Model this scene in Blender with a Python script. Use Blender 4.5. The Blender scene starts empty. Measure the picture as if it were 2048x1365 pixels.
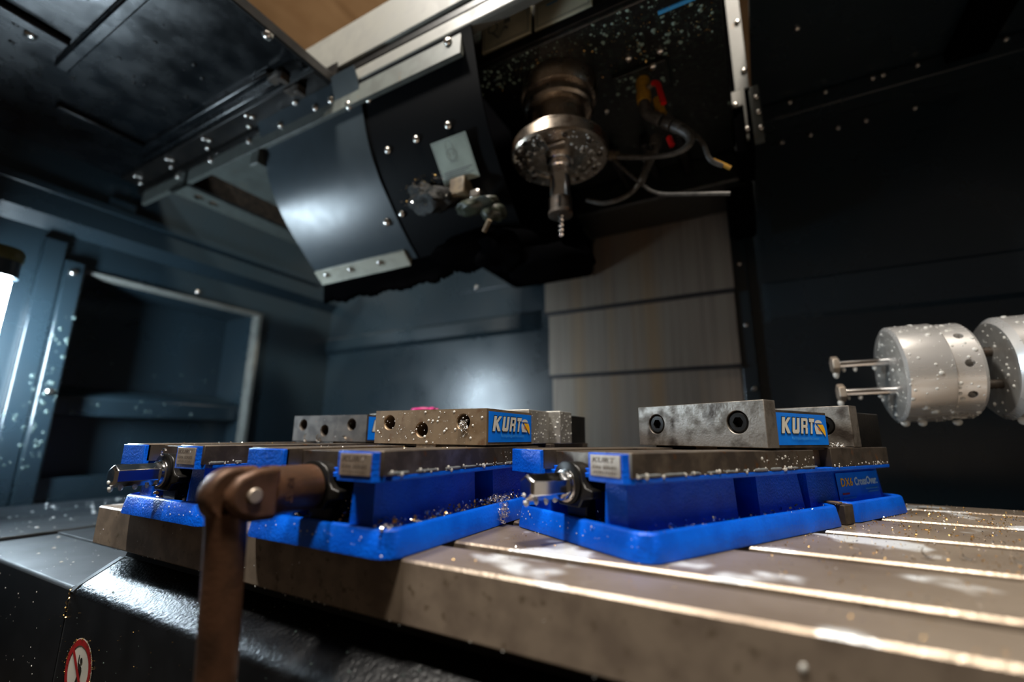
import bpy, bmesh, math, random
from mathutils import Vector, Matrix
random.seed(7)
R_ = random.random
def U(a, b): return a + (b - a) * R_()
S = bpy.context.scene
COL = S.collection

# ------------------------------------------------------------------ camera
cam_d = bpy.data.cameras.new('camera'); cam = bpy.data.objects.new('camera', cam_d); COL.objects.link(cam)
yaw, pit, rol, FPX = 0.49666, 0.21135, 0.00847, 894.5
fw = Vector((-math.sin(yaw)*math.cos(pit), math.cos(yaw)*math.cos(pit), math.sin(pit)))
rt = Vector((math.cos(yaw), math.sin(yaw), 0)); up = rt.cross(fw)
rt2 = rt*math.cos(rol) + up*math.sin(rol); up2 = rt2.cross(fw)
M = Matrix((rt2, up2, -fw)).transposed().to_4x4(); M.translation = Vector((0, 0, .085))
cam.matrix_world = M
cam_d.sensor_fit = 'HORIZONTAL'; cam_d.sensor_width = 36; cam_d.lens = FPX/2048*36
cam_d.clip_start = .01; cam_d.clip_end = 60
cam_d.dof.use_dof = True; cam_d.dof.focus_distance = .47; cam_d.dof.aperture_fstop = 2.0
S.camera = cam

# ------------------------------------------------------------------ view, world, lights
S.view_settings.view_transform = 'Standard'; S.view_settings.look = 'None'
S.view_settings.exposure = 0.0; S.view_settings.gamma = 1.0; S.view_settings.use_curve_mapping = False
S.cycles.max_bounces = 6; S.cycles.use_denoising = True
w = bpy.data.worlds.new('shop'); S.world = w; w.use_nodes = True
w.node_tree.nodes['Background'].inputs[0].default_value = (.62, .46, .32, 1)
w.node_tree.nodes['Background'].inputs[1].default_value = .09
def area(name, loc, target, size, sizey, power, col, spread=180):
    l = bpy.data.lights.new(name, 'AREA'); l.shape = 'RECTANGLE'; l.size = size; l.size_y = sizey
    l.energy = power; l.color = col; l.spread = math.radians(spread)
    o = bpy.data.objects.new(name, l); COL.objects.link(o); o.location = loc
    o.rotation_euler = (Vector(target) - Vector(loc)).to_track_quat('-Z', 'Y').to_euler()
    return o
area('machine_light', (-.58, -.12, 1.45), (-.15, .45, 0), .16, .08, 30, (1, .94, .86))
area('shop_light', (.32, -.12, 2.4), (-.1, .45, .0), .40, .25, 95, (1, .89, .76))

# ------------------------------------------------------------------ materials
MATS = {}
def mat(name, c, c2=None, metal=0., rough=.5, rough2=None, scale=20., lo=.42, hi=.62, bump=0., bscale=300.,
        spec=.5, coat=0., stretch=None, emit=None, estr=0., trans=0., alpha=1., ior=1.45, c3=None, scale3=60, lo3=.6, hi3=.68, rough3=None, metal3=None, detail=5):
    m = bpy.data.materials.new(name); m.use_nodes = True; nt = m.node_tree; N = nt.nodes; L = nt.links
    b = N['Principled BSDF']
    def I(k, v):
        if k in b.inputs: b.inputs[k].default_value = v
    I('Base Color', (*c, 1)); I('Metallic', metal); I('Roughness', rough); I('Specular IOR Level', spec)
    I('Coat Weight', coat); I('Coat Roughness', .12); I('Transmission Weight', trans); I('Alpha', alpha); I('IOR', ior)
    if emit: I('Emission Color', (*emit, 1)); I('Emission Strength', estr)
    if c2 or rough2 is not None or bump or c3:
        tc = N.new('ShaderNodeTexCoord'); mp = N.new('ShaderNodeMapping'); L.new(tc.outputs['Object'], mp.inputs[0])
        if stretch: mp.inputs['Scale'].default_value = stretch
    def noise(sc, det=5):
        n = N.new('ShaderNodeTexNoise'); n.inputs['Scale'].default_value = sc; n.inputs['Detail'].default_value = det
        L.new(mp.outputs[0], n.inputs['Vector']); return n
    def ramp(n, a, z):
        r = N.new('ShaderNodeMapRange'); r.inputs[1].default_value = a; r.inputs[2].default_value = z
        L.new(n.outputs[0], r.inputs[0]); return r
    col_out = None; rgh_out = None
    def mixc(fac, A, B):
        x = N.new('ShaderNodeMix'); x.data_type = 'RGBA'; L.new(fac, x.inputs[0])
        if isinstance(A, tuple): x.inputs[6].default_value = (*A, 1)
        else: L.new(A, x.inputs[6])
        x.inputs[7].default_value = (*B, 1); return x.outputs[2]
    def mixf(fac, A, B):
        x = N.new('ShaderNodeMix'); x.data_type = 'FLOAT'; L.new(fac, x.inputs[0])
        if isinstance(A, float): x.inputs[2].default_value = A
        else: L.new(A, x.inputs[2])
        x.inputs[3].default_value = B; return x.outputs[0]
    if c2 or rough2 is not None:
        r = ramp(noise(scale, detail), lo, hi)
        if c2: col_out = mixc(r.outputs[0], c, c2)
        if rough2 is not None: rgh_out = mixf(r.outputs[0], float(rough), rough2)
    if c3:
        r3 = ramp(noise(scale3, 3), lo3, hi3)
        col_out = mixc(r3.outputs[0], col_out if col_out else c, c3)
        if metal3 is not None: L.new(mixf(r3.outputs[0], float(metal), metal3), b.inputs['Metallic'])
        if rough3 is not None: rgh_out = mixf(r3.outputs[0], rgh_out if rgh_out else float(rough), rough3)
    if col_out: L.new(col_out, b.inputs['Base Color'])
    if rgh_out: L.new(rgh_out, b.inputs['Roughness'])
    if bump:
        bp = N.new('ShaderNodeBump'); bp.inputs['Strength'].default_value = bump; bp.inputs['Distance'].default_value = .002
        L.new(noise(bscale, 4).outputs[0], bp.inputs['Height']); L.new(bp.outputs[0], b.inputs['Normal'])
    MATS[name] = m; return m
mat('blue_paint', (.000, .100, .66), (.0, .075, .54), rough=.34, scale=40, bump=.35, bscale=420, spec=.35)
mat('bed_steel', (.20, .165, .13), (.085, .07, .06), metal=.85, rough=.36, rough2=.5, scale=45, c3=(.16, .07, .025), scale3=90, lo3=.62, hi3=.75)
mat('tan_steel', (.25, .18, .112), (.17, .118, .07), metal=.5, rough=.44, rough2=.52, scale=50, c3=(.13, .062, .026), scale3=70, lo3=.62, hi3=.76)
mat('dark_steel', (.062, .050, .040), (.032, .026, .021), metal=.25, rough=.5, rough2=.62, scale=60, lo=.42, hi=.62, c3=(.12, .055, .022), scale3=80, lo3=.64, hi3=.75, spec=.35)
mat('jaw_steel', (.235, .215, .19), (.10, .088, .075), metal=.7, rough=.40, rough2=.52, scale=70, lo=.46, hi=.66, c3=(.05, .040, .033), scale3=30, lo3=.57, hi3=.68, bump=.15, bscale=500)
mat('plate_steel', (.42, .36, .30), (.34, .28, .22), metal=.7, rough=.45, scale=60)
mat('engraving', (.09, .07, .055), rough=.7)
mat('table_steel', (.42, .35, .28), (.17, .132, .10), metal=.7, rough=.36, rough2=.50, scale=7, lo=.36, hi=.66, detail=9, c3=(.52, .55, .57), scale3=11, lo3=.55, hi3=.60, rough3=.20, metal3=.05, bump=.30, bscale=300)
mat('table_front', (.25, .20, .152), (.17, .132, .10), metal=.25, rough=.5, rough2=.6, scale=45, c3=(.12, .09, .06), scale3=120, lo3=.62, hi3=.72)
mat('chrome', (.72, .72, .73), (.6, .56, .5), metal=1, rough=.14, rough2=.3, scale=60, lo=.55, hi=.75)
mat('spindle_steel', (.42, .36, .30), (.28, .23, .18), metal=1, rough=.27, rough2=.40, scale=50)
mat('aluminium', (.93, .92, .90), (.84, .83, .82), metal=.72, rough=.26, rough2=.36, scale=40, stretch=(.15, 1, 1))
mat('aluminium_face', (.60, .60, .58), (.50, .49, .47), metal=.75, rough=.36, scale=60)
mat('soft_jaw', (.36, .35, .32), (.28, .27, .245), metal=.6, rough=.4, scale=70)
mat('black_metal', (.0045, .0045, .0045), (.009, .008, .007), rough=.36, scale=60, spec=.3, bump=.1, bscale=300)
mat('black_matte', (.0015, .0015, .0017), rough=.9, spec=.0)
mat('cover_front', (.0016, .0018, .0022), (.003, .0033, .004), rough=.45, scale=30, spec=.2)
mat('coolant_film', (.34, .38, .40), rough=.18, spec=.6, trans=.45, ior=1.33)
mat('droplet_green', (.26, .36, .31), rough=.08, spec=.7, trans=.3, ior=1.33)
mat('panel_black', (.002, .0024, .003), rough=.55, spec=.06)
mat('black_bolt', (.015, .014, .013), metal=.6, rough=.3)
mat('rust_handle', (.125, .062, .036), (.065, .034, .020), metal=.5, rough=.33, rough2=.48, scale=40, bump=.12, bscale=350)
mat('wall_paint', (.0105, .0195, .026), (.009, .017, .0225), rough=.27, rough2=.33, scale=9, spec=.85)
mat('roof_black', (.002, .0028, .0036), (.003, .004, .005), rough=.20, rough2=.34, scale=16, lo=.35, hi=.65, spec=.6, bump=.08, bscale=60)
mat('cover_grey', (.030, .040, .047), (.026, .035, .041), rough=.30, rough2=.34, scale=30, spec=.42, bump=.03, bscale=700)
mat('cream_paint', (.125, .125, .112), (.10, .10, .09), rough=.42, rough2=.52, scale=30)
mat('grey_skirt', (.062, .070, .064), (.05, .055, .05), rough=.45, scale=40, c3=(.085, .05, .02), scale3=45, lo3=.66, hi3=.74)
mat('lip_cream', (.30, .29, .23), (.24, .23, .18), rough=.45, scale=40)
mat('way_steel', (.29, .24, .195), (.235, .19, .155), metal=.5, rough=.36, rough2=.44, scale=22, stretch=(3.5, 1, .12), c3=(.33, .21, .11), scale3=3.2, lo3=.50, hi3=.75)
mat('way_edge', (.05, .05, .055), metal=.8, rough=.4)
mat('tan_roof', (.36, .23, .125), (.32, .20, .105), rough=.8, scale=6)
mat('cover_black', (.0016, .0018, .0022), (.003, .0033, .004), rough=.29, rough2=.36, scale=30, bump=.40, bscale=300, spec=.38)
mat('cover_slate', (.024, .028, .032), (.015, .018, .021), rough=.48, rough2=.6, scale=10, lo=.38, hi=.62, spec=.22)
mat('head_black', (.006, .0062, .006), (.012, .018, .014), rough=.34, scale=110, lo=.5, hi=.62, bump=.5, bscale=230, spec=.5)
mat('sticker_blue', (.0, .19, .85), (.0, .16, .75), rough=.32, scale=40)
mat('print_white', (.62, .61, .55), rough=.4)
mat('print_black', (.008, .008, .008), rough=.4)
mat('print_yellow', (.85, .46, .01), rough=.4)
mat('print_orange', (.85, .22, .01), rough=.4)
mat('print_cyan', (.05, .30, .62), rough=.4)
mat('print_pale', (.42, .68, .80), rough=.4)
mat('print_red', (.32, .008, .012), rough=.4)
mat('print_grey', (.16, .17, .16), rough=.5)
mat('sign_cream', (.62, .58, .42), (.44, .43, .31), rough=.5, scale=22)
mat('sign_pale', (.36, .42, .36), (.30, .35, .30), rough=.5, scale=30)
mat('chip_silver', (.75, .73, .70), metal=1, rough=.22)
mat('chip_gold', (.62, .40, .14), metal=1, rough=.28)
mat('droplet', (.78, .79, .76), rough=.08, spec=.7, trans=.35, ior=1.33)
mat('droplet_dark', (.10, .14, .13), rough=.08, spec=.8, trans=.3, ior=1.33)
mat('pink_plastic', (.38, .02, .14), rough=.35)
mat('brass_tape', (.42, .22, .015), (.28, .14, .01), rough=.5, scale=160, bump=.4, bscale=500)
mat('hose_grey', (.075, .07, .062), (.04, .037, .033), rough=.45, scale=120)
mat('red_plastic', (.55, .006, .006), rough=.35)
mat('lamp_glow', (.9, .95, 1), emit=(.70, .87, 1.0), estr=150)
mat('lamp_cap', (.10, .09, .02), rough=.4)
mat('lamp_glass', (.8, .9, .9), rough=.05, trans=1., ior=1.1)
mat('gunk', (.007, .0065, .0055), (.003, .003, .0026), rough=.5, scale=160, lo=.5, hi=.6, bump=1., bscale=400, c3=(.12, .115, .09), scale3=300, lo3=.62, hi3=.68, spec=.25)
mat('gripper_cream', (.15, .115, .07), (.09, .068, .045), rough=.5, scale=90)
mat('gripper_green', (.030, .036, .022), (.014, .016, .011), rough=.45, scale=160)
mat('screw_bright', (.55, .52, .48), metal=1, rough=.25)

# ------------------------------------------------------------------ geometry helpers
def finish(bm, name, m, parent=None, smooth=35, bevel=0, seg=2, loc=None, rot=None, kind=None):
    me = bpy.data.meshes.new(name)
    bmesh.ops.recalc_face_normals(bm, faces=bm.faces[:])
    bm.to_mesh(me); bm.free()
    return link(me, name, m, parent, smooth, bevel, seg, loc, rot, kind)
def link(me, name, m, parent=None, smooth=35, bevel=0, seg=2, loc=None, rot=None, kind=None):
    for x in (m if isinstance(m, (list, tuple)) else [m]): me.materials.append(MATS[x])
    if smooth:
        for p in me.polygons: p.use_smooth = True
        me.set_sharp_from_angle(angle=math.radians(smooth))
    o = bpy.data.objects.new(name, me); COL.objects.link(o)
    if parent: o.parent = parent
    if loc: o.location = loc
    if rot: o.rotation_euler = rot
    if bevel:
        b = o.modifiers.new('bevel', 'BEVEL'); b.width = bevel; b.segments = seg; b.limit_method = 'ANGLE'; b.angle_limit = math.radians(40)
    if kind: o['kind'] = kind
    return o
def tag(o, label, cat=None, group=None, kind=None):
    o['label'] = label
    if cat: o['category'] = cat
    if group: o['group'] = group
    if kind: o['kind'] = kind
    return o
def root(name, label, cat, loc=(0, 0, 0), rz=0, group=None):
    o = bpy.data.objects.new(name, None); COL.objects.link(o); o.location = loc; o.rotation_euler = (0, 0, rz)
    o.empty_display_size = .02
    return tag(o, label, cat, group)
def NB(): return bmesh.new()
def box(bm, x0, x1, y0, y1, z0, z1):
    v = [bm.verts.new((x, y, z)) for z in (z0, z1) for y in (y0, y1) for x in (x0, x1)]
    for f in ((0, 1, 3, 2), (4, 6, 7, 5), (0, 4, 5, 1), (2, 3, 7, 6), (0, 2, 6, 4), (1, 5, 7, 3)): bm.faces.new([v[i] for i in f])
    return bm
def hexa(bm, bot, top):
    a = [bm.verts.new(p) for p in bot]; b = [bm.verts.new(p) for p in top]; n = len(a)
    bm.faces.new(a[::-1]); bm.faces.new(b)
    for i in range(n): bm.faces.new((a[i], a[(i+1) % n], b[(i+1) % n], b[i]))
    return bm
def prism(bm, poly, axis, a, b):
    """poly: 2-D points in the plane across `axis` (x: (y,z), y: (x,z), z: (x,y))"""
    def P(p, t): return {'x': (t, p[0], p[1]), 'y': (p[0], t, p[1]), 'z': (p[0], p[1], t)}[axis]
    return hexa(bm, [P(p, a) for p in poly], [P(p, b) for p in poly])
def rot_to(d):
    return Vector((0, 0, 1)).rotation_difference(Vector(d).normalized()).to_matrix().to_4x4()
def lathe(bm, prof, n=32, M=None, cap=True):
    """prof: (r, t) along local z"""
    M = M or Matrix(); rings = []
    for r, t in prof:
        rings.append([bm.verts.new(M @ Vector((r*math.cos(2*math.pi*i/n), r*math.sin(2*math.pi*i/n), t))) for i in range(n)])
    for a, b in zip(rings, rings[1:]):
        for i in range(n): bm.faces.new((a[i], a[(i+1) % n], b[(i+1) % n], b[i]))
    if cap: bm.faces.new(rings[0][::-1]); bm.faces.new(rings[-1])
    return bm
def cyl(bm, p0, p1, r, n=20, r1=None):
    p0 = Vector(p0); p1 = Vector(p1); d = p1 - p0
    return lathe(bm, [(r, 0), (r if r1 is None else r1, d.length)], n, Matrix.Translation(p0) @ rot_to(d))
def tube(bm, pts, r, n=10, sub=6):
    P = [Vector(p) for p in pts]; Q = []
    for i in range(len(P) - 1):
        a, b, c, d = P[max(i-1, 0)], P[i], P[i+1], P[min(i+2, len(P)-1)]
        for k in range(sub):
            t = k/sub
            Q.append(.5*((2*b) + (c-a)*t + (2*a-5*b+4*c-d)*t*t + (3*b-a-3*c+d)*t**3))
    Q.append(P[-1]); rings = []; up = Vector((0, .3, 1)).normalized()
    for i, q in enumerate(Q):
        d = (Q[min(i+1, len(Q)-1)] - Q[max(i-1, 0)]).normalized()
        u = d.cross(up); u = u.normalized() if u.length > 1e-4 else Vector((1, 0, 0)); v = u.cross(d); up = v
        rr = r(i/(len(Q)-1)) if callable(r) else r
        rings.append([bm.verts.new(q + rr*(math.cos(2*math.pi*k/n)*u + math.sin(2*math.pi*k/n)*v)) for k in range(n)])
    for a, b in zip(rings, rings[1:]):
        for k in range(n): bm.faces.new((a[k], a[(k+1) % n], b[(k+1) % n], b[k]))
    bm.faces.new(rings[0][::-1]); bm.faces.new(rings[-1]); return bm
def rrect(x0, x1, y0, y1, r, n=5):
    out = []
    for cx, cy, a in ((x1-r, y0+r, -90), (x1-r, y1-r, 0), (x0+r, y1-r, 90), (x0+r, y0+r, 180)):
        for k in range(n+1):
            t = math.radians(a + 90*k/n); out.append((cx + r*math.cos(t), cy + r*math.sin(t)))
    return out
def tray(bm, x0, x1, y0, y1, h, th, fl, r, draft=.002):
    L = []
    for ins, z, rr in ((0, .0008, r), (0, .003, r), (draft, h-.002, r), (draft+.0012, h-.0005, r), (draft+.003, h, r-.002), (draft+th-.002, h, r-.006), (draft+th, h-.0015, r-.007), (draft+th+.002, fl, r-.008)):
        L.append([bm.verts.new((x, y, z)) for x, y in rrect(x0+ins, x1-ins, y0+ins, y1-ins, max(rr, .002))])
    n = len(L[0])
    for a, b in zip(L, L[1:]):
        for i in range(n): bm.faces.new((a[i], a[(i+1) % n], b[(i+1) % n], b[i]))
    bm.faces.new(L[0][::-1]); bm.faces.new(L[-1]); return bm
def boolean(base_bm, cut_bm):
    a = bpy.data.meshes.new('a'); bmesh.ops.recalc_face_normals(base_bm, faces=base_bm.faces[:]); base_bm.to_mesh(a); base_bm.free()
    c = bpy.data.meshes.new('c'); bmesh.ops.recalc_face_normals(cut_bm, faces=cut_bm.faces[:]); cut_bm.to_mesh(c); cut_bm.free()
    A = bpy.data.objects.new('a', a); C = bpy.data.objects.new('c', c); COL.objects.link(A); COL.objects.link(C)
    m = A.modifiers.new('b', 'BOOLEAN'); m.operation = 'DIFFERENCE'; m.object = C; m.solver = 'EXACT'
    dg = bpy.context.evaluated_depsgraph_get(); me = bpy.data.meshes.new_from_object(A.evaluated_get(dg))
    bpy.data.objects.remove(A); bpy.data.objects.remove(C)
    return me
def flat(polys, name, m, parent, frame, smooth=0):
    """polys: list of (list of (u,v), lift); frame: (origin, u axis, v axis, normal). Thin printed film with a little thickness."""
    O, u, v, n = [Vector(x) for x in frame]; bm = NB()
    for i_, (poly, lift) in enumerate(polys):
        lift += 8e-6*(i_ % 12)
        vs = [bm.verts.new(O + u*a + v*b + n*lift) for a, b in poly]
        bm.faces.new(vs)
    me = bpy.data.meshes.new(name); bm.to_mesh(me); bm.free()
    return link(me, name, m, parent, smooth)
def text_obj(s, name, m, parent, frame, size, shear=0, bold=0., align='LEFT', width=None):
    O, u, v, n = [Vector(x) for x in frame]
    cu = bpy.data.curves.new('t', 'FONT'); cu.body = s; cu.size = size; cu.shear = shear; cu.offset = bold; cu.align_x = align; cu.resolution_u = 2
    t = bpy.data.objects.new('t', cu); COL.objects.link(t)
    dg = bpy.context.evaluated_depsgraph_get(); me = bpy.data.meshes.new_from_object(t.evaluated_get(dg))
    bpy.data.objects.remove(t); bpy.data.curves.remove(cu)
    xs = [p.co.x for p in me.vertices]; k = (width/(max(xs)-min(xs))) if width else 1
    for p in me.vertices: p.co = O + u*(p.co.x*k) + v*p.co.y + n*p.co.z
    me.materials.clear()
    return link(me, name, m, parent, 0)
def circ(cx, cy, r, n=32, ry=None, a0=0, a1=360):
    return [(cx + r*math.cos(math.radians(a0+(a1-a0)*i/n)), cy + (ry or r)*math.sin(math.radians(a0+(a1-a0)*i/n))) for i in range(n + (a1-a0 < 360))]
def ring(cx, cy, r0, r1, n=40):
    out = []
    for i in range(n):
        a, b = 2*math.pi*i/n, 2*math.pi*(i+1)/n
        out.append([(cx+r0*math.cos(a), cy+r0*math.sin(a)), (cx+r1*math.cos(a), cy+r1*math.sin(a)), (cx+r1*math.cos(b), cy+r1*math.sin(b)), (cx+r0*math.cos(b), cy+r0*math.sin(b))])
    return out
def line(a, b, w):
    a = Vector(a); b = Vector(b); d = (b-a).normalized(); p = Vector((-d.y, d.x))*w/2
    return [tuple(a-p), tuple(b-p), tuple(b+p), tuple(a+p)]
def offset_poly(poly, o):
    n = len(poly); out = []
    area_ = sum(poly[i][0]*poly[(i+1) % n][1]-poly[(i+1) % n][0]*poly[i][1] for i in range(n)); s = 1 if area_ > 0 else -1
    for i in range(n):
        p0, p1, p2 = Vector(poly[i-1]), Vector(poly[i]), Vector(poly[(i+1) % n])
        n1 = Vector(((p1-p0).y, -(p1-p0).x)).normalized()*s; n2 = Vector(((p2-p1).y, -(p2-p1).x)).normalized()*s
        k = (n1+n2); k = k/max(k.length_squared/2, .5); out.append(tuple(p1+k*o))
    return out
# droplets: one low dome per drop, all drops of one surface joined
def dome(bm, c, n, r, h=.55, seg=7, sag=None):
    n = Vector(n).normalized(); M = Matrix.Translation(Vector(c)) @ rot_to(n); rr = []
    for k, (a, t) in enumerate(((1, 0), (.82, .62), (.45, .93))):
        rr.append([bm.verts.new(M @ Vector((a*r*math.cos(6.2832*i/seg), a*r*math.sin(6.2832*i/seg), t*h*r))) for i in range(seg)])
    for a, b in zip(rr, rr[1:]):
        for i in range(seg): bm.faces.new((a[i], a[(i+1) % seg], b[(i+1) % seg], b[i]))
    bm.faces.new(rr[-1])
def drops(name, parent, surfs, m='droplet', label=None):
    """surfs: list of (origin, u, v, normal, count, rmin, rmax)"""
    bm = NB()
    for O, u, v, n, cnt, r0, r1 in surfs:
        O, u, v, n = Vector(O), Vector(u), Vector(v), Vector(n)
        for _ in range(cnt):
            r = r0 + (r1-r0)*R_()**3
            dome(bm, O + u*R_() + v*R_() - n*.0001, n, r)
    o = finish(bm, name, m, parent, 180, kind='stuff')
    return o
def streaks(name, parent, segs, m='droplet'):
    bm = NB()
    for p, d, n, l, r in segs:
        p, d, n = Vector(p), Vector(d), Vector(n); t = n.cross(d); P_ = []
        for f, k in ((-.5, .15), (-.42, .8), (-.2, 1), (0, .85), (.2, 1), (.42, .75), (.5, .15)):
            c_ = p + d*(f*l); P_.append([bm.verts.new(c_ + t*(r*k*math.cos(a)) + n*(r*.6*k*math.sin(a))) for a in (0, .8, 1.57, 2.35, 3.1416)])
        for a, b in zip(P_, P_[1:]):
            for i in range(4): bm.faces.new((a[i], a[i+1], b[i+1], b[i]))
    return finish(bm, name, m, parent, 180, kind='stuff')
def hang(bm, p, r, l):
    lathe(bm, [(r*.9, 0), (r, -l*.35), (r*.75, -l*.75), (r*.3, -l*.97)], 8, Matrix.Translation(Vector(p)))
def bolt_dome(bm, c, n, r):
    M = Matrix.Translation(Vector(c)) @ rot_to(n)
    lathe(bm, [(r*1.0, -.001), (r, r*.25), (r*.75, r*.6), (r*.3, r*.75)], 10, M)
def curl(bm, c, r, wd, turns, pitch, ax, n=None):
    n = n or int(10*turns)+3; ax = Vector(ax).normalized(); M = rot_to(ax); prev = None
    for i in range(n):
        t = i/(n-1); a = 6.2832*turns*t; rr = r*(.75+.35*t)
        p = Vector(c) + M @ Vector((rr*math.cos(a), rr*math.sin(a), pitch*t*turns)); q = p + M @ Vector((0, 0, wd))
        p2 = Vector(c) + M @ Vector((rr*.9*math.cos(a), rr*.9*math.sin(a), pitch*t*turns)); q2 = p2 + M @ Vector((0, 0, wd))
        cur = [bm.verts.new(x) for x in (p, q, q2, p2)]
        if prev:
            for k in range(4): bm.faces.new((prev[k], prev[(k+1) % 4], cur[(k+1) % 4], cur[k]))
        prev = cur
def chip(bm, c, s, mi=0):
    """tiny curled shaving of three facets"""
    M = Matrix.Translation(Vector(c)) @ Matrix.Rotation(U(0, 6.28), 4, 'Z') @ Matrix.Rotation(U(-1.2, 1.2), 4, 'X') @ Matrix.Rotation(U(-1, 1), 4, 'Y')
    wd = s*U(.25, .5); a0 = U(0, 3); vs = []
    for k in range(4):
        a = a0 + k*.75; x, z = s*.5*math.cos(a), s*.5*math.sin(a)
        vs.append((bm.verts.new(M @ Vector((x, -wd/2, z))), bm.verts.new(M @ Vector((x, wd/2, z)))))
    for p, q in zip(vs, vs[1:]):
        f = bm.faces.new((p[0], p[1], q[1], q[0])); f.material_index = mi

# ================================================================== THE SETTING
def struct(name, bm, m, label, bevel=0, parent=None, smooth=35):
    o = finish(bm, name, m, parent, smooth, bevel); o['label'] = label; o['kind'] = 'structure'; return o
def screws(parent, pts, n, r, m='screw_bright', name='screw'):
    base = None
    for p in pts:
        if base is None:
            bm = NB(); bolt_dome(bm, (0, 0, 0), n, r); base = finish(bm, name, m, parent, 60, loc=p)
        else:
            o = base.copy(); COL.objects.link(o); o.location = p; o.parent = parent
struct('floor', box(NB(), -1.75, 1.25, .30, 1.30, -.36, -.34), 'wall_paint', 'black chip pan floor under the machine table')
# corrugated tan shop roof far above
bm = NB(); prof = []
x = -6.
while x < 4:
    prof += [(x, 3.2), (x+.22, 3.2), (x+.25, 3.17), (x+.33, 3.17)]; x += .36
prof += [(4, 3.2), (4, 3.26), (-6, 3.26)]
prism(bm, prof, 'y', -3, 6)
struct('ceiling', bm, 'tan_roof', 'tan corrugated shop ceiling seen through the gap above the machine', smooth=0)
area('added_uplight', (-2.4, 1.9, 1.6), (-2.2, 2.0, 3.2), 1.0, .4, 11, (1, .85, .66))  # unseen uplight, added only to brighten the shop ceiling

# back wall: left and right sheet beside the way cover
YW = 1.2
def rail(bm, x0, x1, z0, z1, e0, e1):
    d = .012
    hexa(bm, [(x0, YW, z0), (x1, YW, z0), (x1, YW, z1), (x0, YW, z1)], [(x0+e0, YW-d, z0+.014), (x1-e1, YW-d, z0+.014), (x1-e1, YW-d, z1-.010), (x0+e0, YW-d, z1-.010)])
bk = struct('wall_back', box(NB(), -1.50, 1.2, YW, YW+.03, -.36, .86), 'wall_paint', 'dark blue-grey sheet metal back wall of the machine enclosure')
bm = NB(); rail(bm, -1.487, -.548, .400, .466, 0, .03); a = finish(bm, 'pressed_rail', 'wall_paint', bk)
bm = NB(); rail(bm, .030, 1.15, .352, .458, .03, 0); finish(bm, 'pressed_rail', 'wall_paint', bk)
finish(box(NB(), -.86, -.53, YW-.006, YW, .562, .70), 'upper_flange', 'wall_paint', bk, bevel=.001)
screws(bk, [(-.783, YW-.008, .572), (-.656, YW-.008, .570), (-.552, YW-.008, .576)], (0, -1, 0), .007)
finish(box(NB(), -.02, .012, YW-.02, YW, -.3, .70), 'cover_guide', 'wall_paint', bk, bevel=.002)
screws(bk, [(-.003, YW-.021, .508), (-.002, YW-.021, .352), (.001, YW-.021, .199), (.003, YW-.021, .09)], (0, -1, 0), .006)
finish(box(NB(), .012, 1.2, YW-.004, YW, -.36, .82), 'wall_sheet', 'wall_paint', bk, bevel=.001)
# left wall with recessed window opening
XL = -1.487
wl = struct('wall_left', box(NB(), XL-.03, XL, -.3, .43, -.36, .80), 'wall_paint', 'dark left side wall of the machine enclosure with a recessed opening')
finish(box(NB(), XL-.03, XL, .90, YW, -.36, .80), 'wall_sheet', 'wall_paint', wl)
finish(box(NB(), XL-.03, XL, .43, .90, .49, .80), 'wall_sheet', 'wall_paint', wl)
finish(box(NB(), XL-.03, XL, .43, .90, -.36, -.02), 'wall_sheet', 'wall_paint', wl)
bm = NB(); prism(bm, [(XL, .572), (XL+.030, .600), (XL+.030, .80), (XL, .80)], 'y', -.3, YW); finish(bm, 'upper_wall', 'wall_paint', wl)
bm = NB(); box(bm, XL+.030, XL+.040, .02, 1.1, .655, .675); finish(bm, 'wall_rib', 'wall_paint', wl, bevel=.002)
bm = NB(); box(bm, XL+.030, XL+.038, .44, .50, .66, .70); finish(bm, 'wall_patch', 'wall_paint', wl, bevel=.002)
# window opening
wi = struct('window_1', box(NB(), XL-.20, XL-.19, .40, .93, -.05, .52), 'wall_paint', 'dark recessed window opening in the left wall')
finish(box(NB(), XL-.19, XL-.03, .395, .43, -.05, .52), 'jamb', 'wall_paint', wi)
finish(box(NB(), XL-.19, XL-.03, .90, .93, -.05, .52), 'jamb', 'wall_paint', wi)
finish(box(NB(), XL-.19, XL-.03, .43, .90, .49, .52), 'head_lining', 'wall_paint', wi)
bm = NB(); prism(bm, [(XL-.19, .215), (XL-.055, .185), (XL-.045, .175), (XL-.045, .128), (XL-.19, .128)], 'y', .43, .90); sl = finish(bm, 'sill_ledge', 'wall_paint', wi, bevel=.004)
finish(box(NB(), XL-.19, XL-.10, .43, .90, -.03, .128), 'lower_panel', 'wall_paint', wi)
for x0, x1, y0, y1, z0, z1 in ((XL-.03, XL+.008, .43, .905, .486, .496), (XL-.03, XL+.008, .895, .91, -.05, .496)):
    finish(box(NB(), x0, x1, y0, y1, z0, z1), 'edge_strip', 'cream_paint', wi, bevel=.002)
screws(wi, [(XL, .70, .515)], (1, 0, 0), .008)
drops('water_droplets', wi, [((XL-.045, .45, .135), (0, .44, 0), (0, 0, .04), (1, 0, 0), 16, .002, .006), ((XL-.188, .46, .22), (0, .42, 0), (0, 0, .1), (1, 0, 0), 14, .002, .005)], 'droplet_dark')
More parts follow.
